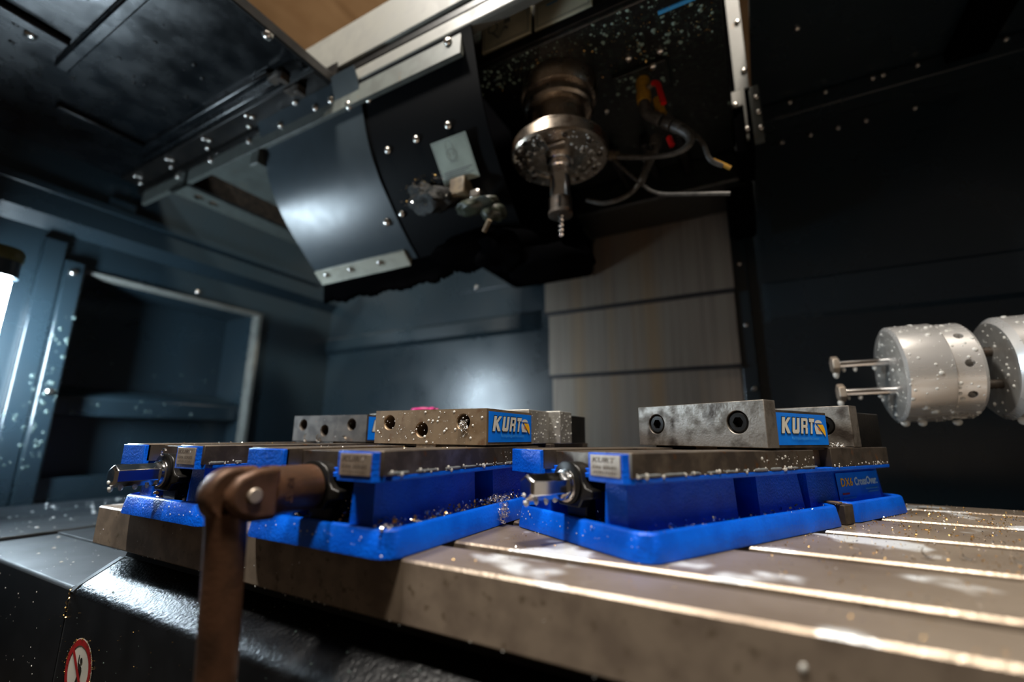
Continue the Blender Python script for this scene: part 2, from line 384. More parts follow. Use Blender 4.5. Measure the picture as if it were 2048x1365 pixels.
# door post beside the window
tr = struct('trim_1', box(NB(), XL, XL+.022, .345, .388, -.36, .55), 'wall_paint', 'tall folded sheet door post beside the left window', bevel=.004)
finish(box(NB(), XL, XL+.028, .388, .428, -.36, .507), 'post_flange', 'wall_paint', tr, bevel=.006)
screws(tr, [(XL+.029, .405, .475), (XL+.029, .41, .18)], (1, 0, 0), .009)
drops('water_droplets', tr, [((XL+.028, .39, .0), (0, .035, 0), (0, 0, .38), (1, 0, 0), 60, .0015, .005), ((XL+.022, .346, .0), (0, .04, 0), (0, 0, .22), (1, 0, 0), 25, .0015, .005)], 'droplet_dark')
# right side: ledge, machine roof and right wall
lg = struct('trim_2', box(NB(), .05, 1.2, YW-.05, YW, .855, .897), 'wall_paint', 'folded ledge along the top of the right back wall', bevel=.002)
screws(lg, [(x_, YW-.051, .889) for x_ in (.142, .214, .303, .322, .381, .52, .6)], (0, -1, 0), .006, 'screw_bright')
screws(lg, [(x_, YW-.006, .815) for x_ in (.12, .18, .235, .289, .377)], (0, -1, 0), .006, 'screw_bright')
struct('wall_right', box(NB(), 1.2, 1.23, -.1, YW, -.36, .93), 'wall_paint', 'dark right side wall of the enclosure')
rp = tag(finish(box(NB(), .06, 1.2, .55, YW, .90, .915), 'roof_sheet', 'wall_paint', None, bevel=.001), 'dark flat roof sheet over the right half of the machine', 'panel')
finish(box(NB(), .425, .492, .56, YW-.03, .872, .90), 'roof_beam', 'black_matte', rp, bevel=.002)
screws(rp, [(.145, .935, .899), (.33, .80, .899)], (0, 0, -1), .007)

# telescopic way cover of the column
wc = root('way_cover', 'brushed steel telescopic way cover of three overlapping plates behind the vises', 'machine cover', (0, 1.18, 0))
for i, (x0, x1, z0, z1, y) in enumerate(((-.519, -.018, .438, .72, -.020), (-.513, -.020, .2545, .50, -.009), (-.507, -.022, -.20, .30, .002))):
    pl = finish(box(NB(), x0, x1, y, y+.010, z0, z1), 'cover_plate', 'way_steel', wc, bevel=.002)
    finish(box(NB(), x0-.001, x1+.001, y-.003, y+.012, z0-.005, z0+.004), 'wiper_edge', 'way_edge', pl, bevel=.001)

# ------------------------------------------------------------------ machine roof, left
rf = root('roof_cover', 'black sliding roof panel overhead at upper left with ribs underneath', 'roof panel', (0, 0, .765))
finish(box(NB(), XL+.03, -.672, -.5, .497, 0, .012), 'panel', 'roof_black', rf, bevel=.001)
finish(box(NB(), -1.089, -.70, .213, .233, -.014, 0), 'rib', 'roof_black', rf, bevel=.003)
finish(box(NB(), -1.030, -1.005, -.1, .210, -.012, 0), 'rib', 'roof_black', rf, bevel=.003)
finish(box(NB(), -1.245, -1.225, .26, .415, -.012, 0), 'rib', 'roof_black', rf, bevel=.003)
finish(box(NB(), -1.245, -.755, .411, .426, -.010, 0), 'guide_strip', 'roof_black', rf, bevel=.004)
finish(box(NB(), -1.30, -.755, .436, .446, -.010, 0), 'guide_strip', 'roof_black', rf, bevel=.003)
finish(box(NB(), XL+.04, -.674, .452, .496, -.010, 0), 'edge_flange', 'black_metal', rf, bevel=.002)
finish(box(NB(), -.676, -.668, -.5, .497, -.008, .014), 'side_edge', 'black_metal', rf, bevel=.002)
pts = []
for x_ in (-.745, -.901, -1.065, -1.23, -1.391): pts += [(x_, .463, -.011), (x_+.006, .472, -.011), (x_-.03, .487, -.011)]
screws(rf, pts, (0, 0, -1), .0065)
screws(rf, [(-1.051, .171, -.001), (-.66-.014, .36, -.013)], (0, 0, -1), .009)
for y_ in (.415, .450):
    bm = NB(); box(bm, -.76, -.715, y_, y_+.018, -.020, -.010); box(bm, -.727, -.715, y_, y_+.018, -.034, -.010)
    finish(bm, 'hinge_bracket', 'dark_steel', rf, bevel=.001)
drops('grime_spots', rf, [((-1.4, .0, -.0005), (.6, 0, 0), (0, .42, 0), (0, 0, -1), 120, .0015, .005)], 'black_metal')
finish(box(NB(), XL+.03, -.672, .497, .520, -.03, .05), 'rear_closure', 'black_metal', rf)
# rail across the roof gap
rl = root('roof_rail', 'pale grey painted steel rail running across the roof opening', 'rail', (0, .5, .70))
finish(box(NB(), -.80, .40, 0, .012, .105, .200), 'upper_web', 'cream_paint', rl, bevel=.002)
finish(box(NB(), -.80, .40, .006, .05, .088, .106), 'groove_shade', 'black_metal', rl)  # black strip puts the groove's shade into the rail colour
bm = NB(); prism(bm, [(-.004, .045), (.0, .042), (.022, .050), (.010, .088), (-.004, .070)], 'x', -.74, .40); finish(bm, 'lower_flange', 'cream_paint', rl, bevel=.002)
finish(box(NB(), -1.43, -.372, 0, .010, .0, .046), 'skirt', 'grey_skirt', rl, bevel=.001)
screws(rl, [(x_, -.001, .032) for x_ in (-.397, -.681, -.726, -.836, -.948, -1.10, -1.25)], (0, -1, 0), .0075)
for x_ in (-.735, -.70):
    finish(box(NB(), x_-.004, x_+.004, -.012, .0, .055, .08), 'stop_bracket', 'dark_steel', rl, bevel=.002)
# horizontal tie bar with two holes under the roof
tb = root('tie_bar', 'grey flat bar with two oval holes under the roof beside the curved guard', 'bar', (-1.285, .50, .700))
cut = NB(); 
for y_ in (.055, .092): lathe(cut, [(.013, -.02), (.013, .04)], 20, Matrix.Translation((.035, y_, 0)))
link(boolean(box(NB(), 0, .070, 0, .50, 0, .008), cut), 'bar', 'grey_skirt', tb)
finish(box(NB(), .070, .085, 0, .50, .0, .06), 'upstand', 'black_metal', tb)
finish(box(NB(), .16, .40, .012, .30, .010, .016), 'gusset_plate', 'grey_skirt', tb, bevel=.001)

# ================================================================== TOOL CHANGER GUARD AND HEAD
PROF = [(.482, .765), (.495, .74), (.512, .69), (.532, .634), (.560, .586), (.597, .542), (.650, .490), (.690, .457)]
def dense(P, k=5):
    out = []
    for i in range(len(P)-1):
        a, b, c, d = P[max(i-1, 0)], P[i], P[i+1], P[min(i+2, len(P)-1)]
        for j in range(k):
            t = j/k; out.append(tuple(.5*((2*b[q]) + (c[q]-a[q])*t + (2*a[q]-5*b[q]+4*c[q]-d[q])*t*t + (3*b[q]-a[q]-3*c[q]+d[q])*t**3) for q in (0, 1)))
    return out + [P[-1]]
DP = dense(PROF)
def sheet(P, x0, x1, th, dy=0):
    bm = NB(); V = []
    n = len(P)
    for i, (y, z) in enumerate(P):
        a = Vector(P[max(i-1, 0)]); b = Vector(P[min(i+1, n-1)]); d = (b-a).normalized(); q = Vector((-d.y, d.x))
        if q.x < 0: q = -q
        V.append([bm.verts.new(p) for p in ((x0, y+dy, z), (x1, y+dy, z), (x1, y+dy+q.x*th, z+q.y*th), (x0, y+dy+q.x*th, z+q.y*th))])
    for a, b in zip(V, V[1:]):
        for k in range(4): bm.faces.new((a[k], a[(k+1) % 4], b[(k+1) % 4], b[k]))
    bm.faces.new(V[0][::-1]); bm.faces.new(V[-1]); return bm
def on_prof(z):
    for (y0, z0), (y1, z1) in zip(DP, DP[1:]):
        if z0 >= z >= z1: return y0 + (y1-y0)*(z0-z)/(z0-z1)
    return DP[-1][0]
tc = root('tool_changer_guard', 'curved grey painted sheet guard hanging left of the spindle head', 'machine guard', (0, 0, 0))
finish(sheet(DP, -.905, -.605, .003), 'curved_sheet', 'cover_grey', tc, smooth=40)
bm = NB(); prism(bm, [(.668, .468), (.690, .449), (.694, .444), (.700, .452), (.690, .470), (.675, .480)], 'x', -.905, -.625); finish(bm, 'bottom_lip', 'lip_cream', tc, bevel=.001)
screws(tc, [(x_, .676, .458) for x_ in (-.87, -.79, -.70)], (0, -.7, -.7), .006)
screws(tc, [(-.635, on_prof(.706)-.001, .706), (-.632, on_prof(.515)-.001, .515)], (0, -.9, -.4), .0085)
finish(box(NB(), -.935, -.905, .500, .545, .665, .70), 'side_bracket', 'grey_skirt', tc, bevel=.002)
pn = sheet([p for p in DP if .456 < p[1] < .752], -.618, -.352, .004, .0045)
bp = finish(pn, 'black_panel', 'panel_black', tc, smooth=40)
screws(tc, [(-.588, on_prof(.705)+.0035, .705), (-.566, on_prof(.612)+.0035, .612), (-.497, on_prof(.612)+.0035, .612), (-.425, on_prof(.614)+.0035, .614), (-.590, on_prof(.522)+.0035, .522)], (0, -.85, -.5), .007)
# notice on the black panel
u = Vector((1, 0, 0)); v = Vector((0, -.046, .055)).normalized(); n = -u.cross(v) if u.cross(v).y > 0 else u.cross(v)
O = Vector((-.466, .6045, .541)) + n*.0095
SW, SH = .075, .076
nt = flat([([(0, 0), (SW, 0), (SW, SH), (0, SH)], 0)], 'notice_sticker', 'sign_pale', tc, (O, u, v, n))
pr = [(q, .0005) for q in ring(.035, .048, .0095, .0105, 20)] + [(line((.027, .058), (.030, .070), .0007), .0005), (line((.043, .058), (.040, .070), .0007), .0005), (line((.03, .070), (.04, .070), .0007), .0005), (line((.026, .036), (.044, .036), .0007), .0005),
      (line((.031, .046), (.031, .052), .0012), .0005), (line((.039, .046), (.039, .052), .0012), .0005)]
pr += [(line((.008, .022-.0032*k), (.068-.008*(k % 3), .022-.0032*k), .0016), .0005) for k in range(6)]
pr += [(line(a, b, .0007), .0005) for a, b in (((.003, .003), (.072, .003)), ((.072, .003), (.072, .073)), ((.072, .073), (.003, .073)), ((.003, .073), (.003, .003)))]
flat(pr, 'printing', 'print_grey', nt, (O, u, v, n))
# brush seal below the guard
br = root('brush_seal', 'black ragged bristle brush strip along the bottom of the curved guard', 'brush', (0, .70, .40))
finish(box(NB(), -.90, -.42, -.006, .02, .035, .06), 'holder', 'black_matte', br, bevel=.001)
bm = NB(); x = -.90
while x < -.42:
    l = .0 + .004*math.sin(x*70) + U(-.004, .006) + max(0, (x+.62))*.08; wd = U(.0025, .005)
    hexa(bm, [(x, -.002, l), (x+wd*.4, -.002, l), (x+wd*.4, .006, l), (x, .006, l)], [(x-.001, -.005, .045), (x+wd, -.005, .045), (x+wd, .012, .045), (x-.001, .012, .045)]); x += wd*.62
finish(bm, 'bristles', 'black_matte', br, 0, kind='stuff')
finish(box(NB(), -.605, -.36, .005, .03, .03, .16), 'backing_plate', 'black_matte', br, bevel=.003)
# tool arm lumps caked with chips
def lump(bm, c, s, sd, rough=.25):
    r = random.Random(sd); g = bmesh.ops.create_icosphere(bm, subdivisions=3, radius=1)
    ph = [(r.uniform(2, 7), r.uniform(2, 7), r.uniform(2, 7), r.uniform(0, 6)) for _ in range(5)]
    for q in g['verts']:
        k = 1 + rough*sum(math.sin(q.co.x*a + q.co.y*b + q.co.z*c_ + d) for a, b, c_, d in ph)/3
        q.co = Vector(c) + Vector((q.co.x*s[0]*k, q.co.y*s[1]*k, q.co.z*s[2]*k))
ta = root('tool_changer', 'chip-caked tool changer gripper below the notice on the black panel', 'tool changer', (-.427, .606, .514))
bm = NB(); lump(bm, (-.100, -.005, .028), (.028, .016, .020), 1); lump(bm, (-.055, -.01, -.002), (.045, .025, .02), 2); lump(bm, (-.085, 0, .012), (.04, .02, .022), 7)
finish(bm, 'caked_chips', 'gunk', ta, 60)
bm = NB()
for _ in range(110): chip(bm, (U(-.128, -.02), U(-.032, -.016), U(-.012, .045)), U(.0015, .0045), 0 if R_() < .6 else 1)
finish(bm, 'loose_chips', ['chip_silver', 'chip_gold'], ta, 0, kind='stuff')
finish(box(NB(), -.022, .010, -.02, .02, -.008, .026), 'gripper_block', 'gripper_cream', ta, bevel=.003)
bm = NB(); lump(bm, (.028, 0, -.03), (.040, .022, .011), 3); lump(bm, (.055, .01, -.045), (.02, .02, .015), 4); finish(bm, 'gripper_finger', 'gripper_green', ta, 60)
finish(box(NB(), .022, .042, -.02, .02, -.024, -.008), 'gripper_key', 'screw_bright', ta, bevel=.003)
bm = NB(); lump(bm, (.045, .07, -.09), (.06, .04, .035), 5); lump(bm, (.12, .10, -.12), (.08, .05, .03), 6); lump(bm, (-.03, .07, -.07), (.08, .04, .03), 8); finish(bm, 'arm_body', 'black_matte', ta, 60)
bm = NB(); cyl(bm, (.045, -.005, -.085), (.060, -.012, -.070), .004, 10); finish(bm, 'pin', 'gripper_cream', ta)

# spindle head
hd = root('milling_head', 'black oily spindle head housing overhead with speckled underside', 'machine head', (0, .56, .715))
finish(box(NB(), -.404, .014, 0, .60, 0, .55), 'housing', 'head_black', hd, bevel=.004)
finish(box(NB(), -.42, .030, .45, .60, -.075, 0), 'rear_block', 'head_black', hd, bevel=.006)
finish(box(NB(), -.46, -.36, .50, .60, -.09, 0), 'rear_foot', 'head_black', hd, bevel=.006)
finish(box(NB(), -.015, .040, .48, .58, -.165, -.02), 'corner_block', 'black_matte', hd, bevel=.01)
for x_ in (-.235, -.165, -.095): finish(box(NB(), x_, x_+.016, .30, .59, -.03, .002), 'rib', 'black_metal', hd, bevel=.003)
finish(box(NB(), -.62, -.362, .17, .60, -.19, .40), 'changer_body', 'black_matte', hd, bevel=.02)
finish(box(NB(), -.404, .014, -.006, .0, .004, .02), 'drip_edge', 'black_metal', hd, bevel=.001)
finish(box(NB(), -.171, -.078, .115, .185, -.012, .002), 'valve_plate', 'head_black', hd, bevel=.001)
dr = drops('coolant_droplets', hd, [((-.40, .004, 0), (.38, 0, 0), (0, .05, 0), (0, 0, -1), 170, .0006, .0032), ((-.40, .004, 0), (.12, 0, 0), (0, .05, 0), (0, 0, -1), 70, .0008, .0035), ((-.17, .117, -.012), (.09, 0, 0), (0, .05, 0), (0, 0, -1), 45, .001, .0042),
    ((-.12, .04, 0), (.12, 0, 0), (0, .08, 0), (0, 0, -1), 80, .0008, .0045), ((-.40, .05, 0), (.41, 0, 0), (0, .3, 0), (0, 0, -1), 160, .0005, .0022)], 'droplet_green')
bm = NB()
for _ in range(260): chip(bm, (U(-.38, .0), U(.02, .12), -.001), U(.0015, .004), 0)
finish(bm, 'stuck_chips', ['chip_gold'], hd, 0, kind='stuff')
screws(hd, [(-.135, .095, -.001), (-.085, .105, -.001), (-.10, .118, -.013), (-.205, .20, -.001), (-.145, .19, -.001)], (0, 0, -1), .007)
# placards on the head front
def placard(x0, x1, z0, z1, kind):
    fr = (Vector((x0, -.0065, z0)), Vector((1, 0, 0)), Vector((0, 0, 1)), Vector((0, -1, 0))); W_, H_ = x1-x0, z1-z0
    p = finish(box(NB(), x0, x1, -.006, -.001, z0, z1), 'placard', 'sign_cream', hd, bevel=.0005)
    L_ = [(line(a, b, .0012), .0006) for a, b in (((.005, .005), (W_-.005, .005)), ((W_-.005, .005), (W_-.005, H_-.005)), ((.005, H_-.005), (.005, .005)))]
    if kind == 0:
        L_ += [(q, .0006) for q in ring(.022, .042, .008, .0105, 18)] + [(line((.022, .032), (.034, .016), .003), .0006), (line((.034, .016), (.046, .036), .002), .0006), (line((.05, .10), (.05, .065), .0015), .0006),
              (([(.043, .04), (.057, .04), (.053, .065), (.047, .065)]), .0006), (line((.044, .036), (.052, .028), .004), .0006)]
        flat(L_, 'drawing', 'print_grey', p, fr)
    else:
        L_ += [(line((.01, .045), (.07, .045), .0015), .0006), (line((.01, .052), (.07, .052), .0015), .0006), (line((.07, .045), (.085, .058), .0015), .0006)]
        flat(L_, 'drawing', 'print_grey', p, fr)
        flat([(line((.022, .038), (.042, .038), .0035), .0006)], 'printing', 'print_cyan', p, fr); flat([(line((.076, .047), (.086, .055), .003), .0006)], 'printing', 'print_cyan', p, fr)
placard(-.365, -.270, .026, .15, 0); placard(-.263, -.165, .024, .15, 1)
finish(box(NB(), -.075, .0, .030, .036, -.002, .0), 'cyan_strip', 'print_cyan', hd)
# right edge flange strips of the head guard
fl = root('head_side_flange', 'grey bolted flange strip on the right edge of the spindle head', 'flange', (0, .90, .65))
finish(box(NB(), .022, .048, 0, .006, .125, .50), 'upper_strip', 'grey_skirt', fl, bevel=.001)
finish(box(NB(), .046, .064, .004, .010, .0, .128), 'lower_strip', 'grey_skirt', fl, bevel=.001)
finish(box(NB(), .034, .038, -.004, .02, .01, .125), 'folded_edge', 'cream_paint', fl)
finish(box(NB(), .0145, .046, .006, .13, -.01, .50), 'side_plate', 'black_matte', fl)
finish(box(NB(), .012, .036, -.002, .003, .088, .124), 'corner_tab', 'cream_paint', fl, bevel=.001)
screws(fl, [(.040, -.001, .285), (.042, -.001, .165), (.058, .003, .10), (.059, .003, .065), (.060, .003, .03), (.020, -.003, .092), (.036, -.005, .03)], (0, -1, 0), .0055)

# spindle with nose ring
sp = root('spindle', 'round polished steel spindle nose hanging from the head', 'spindle', (-.266, .663, .566))
def L2(name, prof, m, parent, n=48): return finish(lathe(NB(), prof, n), name, m, parent, 30)
L2('mount_collar', [(.070, .1485), (.070, .125), (.066, .118), (.0, .118)][:3] + [(.058, .116)], 'spindle_steel', sp)
L2('upper_ring', [(.058, .122), (.062, .112), (.062, .098), (.058, .094), (.050, .092)], 'spindle_steel', sp)
L2('neck', [(.049, .12), (.048, .07), (.047, .03)], 'spindle_steel', sp)
L2('nose_ring', [(.047, .036), (.072, .036), (.075, .034), (.075, .028), (.083, .026), (.0855, .022), (.0855, .004), (.083, .0), (.058, -.0), (.056, .003), (.040, .003), (.030, .006)], 'spindle_steel', sp, 64)
for k in range(10):
    a = 2*math.pi*k/10+.2; bm = NB(); lathe(bm, [(.005, .001), (.005, -.0015), (.003, -.0018), (.003, .0005)], 10, Matrix.Translation((.070*math.cos(a), .070*math.sin(a), 0))); finish(bm, 'ring_bolt', 'dark_steel', sp)
bm = NB()
for _ in range(120):
    a = U(0, 6.283); r = U(.040, .083); dome(bm, (r*math.cos(a), r*math.sin(a), .0001 if r > .058 else .0031), (0, 0, -1), U(.0012, .0032))
finish(bm, 'coolant_droplets', 'droplet', sp, 180, kind='stuff')
bm = NB(); box(bm, -.004, .002, -.075, -.045, -.008, .0); box(bm, -.002, .03, -.052, -.046, -.004, .001); finish(bm, 'drive_key', 'screw_bright', sp, bevel=.001)
th = root('tool_holder', 'slim chrome tool holder with a twist drill under the spindle', 'tool holder', (-.266, .663, .459))
L2('holder_body', [(.024, .113), (.024, .104), (.0195, .102), (.0195, .097), (.021, .095), (.021, .091), (.0185, .089), (.0185, .034), (.0165, .030)], 'chrome', th)
L2('collet_nut', [(.0165, .033), (.0195, .031), (.0195, .008), (.021, .006), (.021, .001), (.019, 0), (.006, 0)], 'dark_steel', th)
for k in range(6):
    a = k*math.pi/3+.3; bm = NB(); box(bm, -.002, .002, .0185, .0205, .008, .028); finish(bm, 'nut_lug', 'black_bolt', th, rot=(0, 0, a))
bm = NB(); pr_ = None
for i in range(41):
    z = .0 - .040*i/40; a = i/40*6.283*2.2; rr = .0052 if i < 38 else .0052*(41-i)/4
    cur = [bm.verts.new((rr*s*math.cos(a+t*6.283/12), rr*s*math.sin(a+t*6.283/12), z)) for t, s in ((0, 1), (1, 1), (2, .95), (3, .45), (4, .4), (5, .7), (6, 1), (7, 1), (8, .95), (9, .45), (10, .4), (11, .7))]
    if pr_:
        for k in range(12): bm.faces.new((pr_[k], pr_[(k+1) % 12], cur[(k+1) % 12], cur[k]))
    pr_ = cur
bm.faces.new(pr_); finish(bm, 'twist_drill', 'chrome', th, 50)

# coolant valve and hoses
def Hp(x, z, y=.70): k = y/.75; return (x*k, y, .085+(z-.085)*k)
cv = root('coolant_valve', 'yellow-taped coolant valve with red lever on the head underside', 'valve', (-.122, .70, .7025))
bm = NB(); lathe(bm, [(.011, 0), (.012, -.012), (.0115, -.02), (.0125, -.034), (.0115, -.046)], 20); finish(bm, 'taped_fitting', 'brass_tape', cv)
bm = NB(); tube(bm, [(0, 0, -.046), (.001, 0, -.062), (.006, 0, -.072), (.016, 0, -.082)], .0095, 16); finish(bm, 'elbow', 'hose_grey', cv, 60)
for p, q, r in (((.014, 0, -.080), (.026, 0, -.092), .0105), ((.030, 0, -.096), (.042, 0, -.106), .0105), ((.044, 0, -.108), (.056, 0, -.118), .010)):
    bm = NB(); cyl(bm, p, q, r, 16); finish(bm, 'hose_link', 'hose_grey', cv, bevel=.0015)
bm = NB(); tube(bm, [(.050, 0, -.113), (.066, 0, -.132), (.067, 0, -.150), (.045, 0, -.160), (.0, 0, -.153), (-.05, 0, -.136)], lambda t: .0095-.005*min(1, t*1.6), 14); finish(bm, 'bent_hose', 'hose_grey', cv, 60)
bm = NB(); tube(bm, [(.018, -.012, -.024), (.026, -.014, -.030), (.030, -.015, -.05), (.034, -.014, -.072)], .0048, 10); finish(bm, 'red_lever', 'red_plastic', cv, 60)
bm = NB(); cyl(bm, (.0, -.0, -.024), (.022, -.012, -.024), .005, 12); finish(bm, 'lever_stem', 'gripper_cream', cv)
bm = NB(); tube(bm, [(.022, .004, -.045), (.024, .004, -.062), (.028, .004, -.078)], .008, 12); finish(bm, 'side_fitting', 'brass_tape', cv, 60)
bm = NB(); tube(bm, [(.034, .005, -.082), (.062, .01, -.110), (.085, .012, -.145), (.094, .014, -.178), (.112, .02, -.192)], .0042, 10); finish(bm, 'thin_hose', 'hose_grey', cv, 60)
bm = NB(); cyl(bm, (.098, .015, -.180), (.122, .022, -.198), .0035, 8); finish(bm, 'hose_tip', 'brass_tape', cv)
bm = NB(); tube(bm, [(.036, .004, -.125), (.040, .003, -.142)], .005, 10); finish(bm, 'red_lever', 'red_plastic', cv, 60)
h2 = root('coolant_hose', 'thin grey coolant hoses crossing behind the spindle nose', 'hose', (-.122, .72, .60))
bm = NB(); tube(bm, [(.012, 0, .0), (.014, 0, -.02), (-.002, 0, -.05), (-.018, 0, -.085)], .007, 12); finish(bm, 'hose_joint', 'hose_grey', h2, 60)
for z_ in (-.004, -.03): 
    bm = NB(); cyl(bm, (.013-.4*abs(z_), 0, z_), (.010-.45*abs(z_), 0, z_-.016), .0095, 12); finish(bm, 'hose_collar', 'hose_grey', h2, bevel=.001)
bm = NB(); tube(bm, [(-.016, 0, -.08), (-.04, 0, -.10), (-.08, 0, -.105), (-.115, 0, -.09)], .0042, 10); finish(bm, 'hose_branch', 'hose_grey', h2, 60)
bm = NB(); tube(bm, [(-.065, 0, -.02), (-.04, 0, -.055), (-.016, 0, -.085), (.01, 0, -.11), (.06, 0, -.125), (.10, 0, -.135), (.118, .0, -.14)], .0034, 10); finish(bm, 'hose_branch', 'hose_grey', h2, 60)
bm = NB(); cyl(bm, (-.07, 0, -.012), (-.055, 0, -.018), .009, 12); cyl(bm, (-.09, 0, .0), (-.07, 0, -.012), .005, 10); finish(bm, 'nozzle', 'gripper_cream', h2)

# LED work lamp at the left
lp = root('work_lamp', 'upright glowing tubular work lamp at the left edge by the door post', 'lamp', (-1.32, .252, .10))
L2('diffuser', [(.022, .01), (.026, .012), (.026, .285), (.022, .29)], 'lamp_glow', lp, 24)
L2('top_cap', [(.036, .325), (.037, .33), (.037, .345), (.033, .352)], 'lamp_cap', lp, 24)
L2('collar', [(.034, .292), (.034, .325)], 'cover_grey', lp, 24)
L2('base_cap', [(.037, -.02), (.037, .008), (.033, .01)], 'lamp_cap', lp, 24)
finish(box(NB(), -.22, -.02, -.012, .012, .33, .36), 'arm', 'black_metal', lp, bevel=.002)

# ================================================================== TABLE AND COVERS
YF, YB, SLOTS = .264, .826, (.328, .432, .543, .656, .768)
c = .0016; P = [(YF, -.0422+c), (YF, -c), (YF+c, 0)]
for s in SLOTS:
    a, b = s-.017, s
    P += [(a-c, 0), (a, -c), (a, -.016), (a-.007, -.016), (a-.007, -.029), (b+.007, -.029), (b+.007, -.016), (b, -.016), (b, -c), (b+c, 0)]
P += [(YB-c, 0), (YB, -c), (YB, -.0422), (YF+.06, -.0422), (YF+.06, -.038), (YF+.05, -.0422), (YF+c, -.0422)]
bm = NB(); prism(bm, P, 'x', -.705, 1.12)
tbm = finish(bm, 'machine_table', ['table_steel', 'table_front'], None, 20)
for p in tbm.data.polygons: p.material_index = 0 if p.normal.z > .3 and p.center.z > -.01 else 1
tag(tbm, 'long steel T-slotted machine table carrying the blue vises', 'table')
drops('coolant_droplets', tbm, [((-.2, YF, -.04), (1.2, 0, 0), (0, 0, .03), (0, -1, 0), 6, .0004, .0009), ((-.69, YF, -.038), (.45, 0, 0), (0, 0, .03), (0, -1, 0), 25, .0004, .0012), ((-.69, YF-.0005, -.0422), (1.1, 0, 0), (0, .001, .0012), (0, -1, -.3), 60, .0004, .0012)])
bm = NB(); lump(bm, (.008, .2635, -.016), (.0014, .0008, .0020), 11); finish(bm, 'stuck_droplet', 'droplet', tbm, 60)
# saddle cover under the table, with a sloped wet shoulder
sc = root('saddle_cover', 'black glossy saddle cover below the table with a sloped wet shoulder', 'machine cover', (0, .243, -.08))
prof = [(0, -.26), (0, -.006), (.0015, -.0025), (.004, 0), (.008, .003), (.040, .0215), (.044, .0225), (.046, .030), (.30, .030), (.30, -.26)]
bm = NB(); prism(bm, prof, 'x', -.676, .95); o = finish(bm, 'sheet', ['cover_black', 'cover_front'], sc, 50)
for p in o.data.polygons: p.material_index = 1 if p.normal.y < -.95 else 0
bm = NB(); prism(bm, [(-.0006, -.004), (.004, .0012), (.0405, .0226), (.0415, .0215), (.006, .0), (.0006, -.006)], 'x', -.680, -.672); finish(bm, 'seam_bead', 'cover_slate', sc)
finish(box(NB(), -.681, -.676, .0005, .02, -.26, -.004), 'seam', 'cover_slate', sc, bevel=.001)
finish(box(NB(), -.640, .9, .046, .30, .028, .0375), 'wiper_seat', 'black_matte', sc)
bm = NB(); box(bm, -.665, -.645, .05, .07, .0, .036); finish(bm, 'stop_block', 'black_metal', sc, bevel=.002)
# prohibition sign
fr = (Vector((-.625, -.0008, -.069)), Vector((1, 0, 0)), Vector((0, 0, 1)), Vector((0, -1, 0)))
sg = flat([(circ(0, 0, .029, 48), 0)], 'prohibition_sticker', 'print_white', sc, fr)
flat([(q, .0004) for q in ring(0, 0, .0225, .0283, 48)] + [(line((-.0165, .0165), (.0165, -.0165), .0045), .0008)], 'red_ring', 'print_red', sg, fr)
k = .001
flat([(circ(4*k, 10*k, 2.6*k, 16), .0005), ([(-.5*k, 7*k), (3*k, 6.4*k), (7.5*k, 4*k), (7.5*k, 1*k), (6*k, -10*k), (4.5*k, -10*k), (4.6*k, 0), (3*k, -1*k), (3*k, -6*k), (-2*k, -16*k), (-4.5*k, -16*k), (0, -5*k), (.5*k, 2*k), (-2.5*k, 6*k)], .0005),
      (line((-1.6*k, 6*k), (-1.6*k, 14*k), 1.8*k), .0005), ([(-10*k, -13*k), (-3*k, -13*k), (-2*k, -16*k), (-11*k, -16*k)], .0005)], 'black_figure', 'print_black', sg, fr)
bm = NB()
for _ in range(150):
    a = U(0, 6.28); r = U(.0275, .0297); chip(bm, (-.625+r*math.cos(a), -.001, -.069+r*math.sin(a)), U(.0008, .0022), 0)
for _ in range(90): chip(bm, (U(-.72, -.3), -.0008, U(-.14, -.01)), U(.0006, .0016), 0)
finish(bm, 'stuck_chips', ['chip_gold'], sc, 0, kind='stuff')
drops('water_droplets', sc, [((-.67, 0, -.14), (.9, 0, 0), (0, 0, .13), (0, -1, 0), 120, .0004, .0013), ((-.67, .008, .0035), (.9, 0, 0), (0, .03, .0173), (0, -.5, .86), 60, .0004, .0013)], 'droplet_dark')
# slate left cover
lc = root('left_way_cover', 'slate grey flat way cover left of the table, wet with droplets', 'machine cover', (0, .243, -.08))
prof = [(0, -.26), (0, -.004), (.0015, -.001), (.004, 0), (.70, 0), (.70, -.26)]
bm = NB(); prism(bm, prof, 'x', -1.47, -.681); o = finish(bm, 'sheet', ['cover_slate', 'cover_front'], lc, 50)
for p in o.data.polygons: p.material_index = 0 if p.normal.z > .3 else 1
finish(box(NB(), -1.47, -1.05, .004, .69, .0, .006), 'overlap_plate', 'cover_slate', lc, bevel=.002)
finish(box(NB(), -1.47, -.83, .10, .69, .0, .003), 'overlap_plate', 'cover_slate', lc, bevel=.001)
drops('water_droplets', lc, [((-1.45, .02, .006), (.39, 0, 0), (0, .5, 0), (0, 0, 1), 240, .0008, .0042), ((-1.04, .0, .001), (.35, 0, 0), (0, .3, 0), (0, 0, 1), 120, .0005, .0026), ((-1.1, 0, -.12), (.4, 0, 0), (0, 0, .11), (0, -1, 0), 60, .0004, .0012)], 'droplet')
bm = NB()
for _ in range(160): chip(bm, (U(-1.45, -.9), U(.35, .6), .008), U(.002, .006), 0)
for _ in range(30): chip(bm, (-.678+U(-.003, .003), -.001, U(-.03, .0)), U(.001, .003), 0)
finish(bm, 'stuck_chips', ['chip_gold'], lc, 0, kind='stuff')

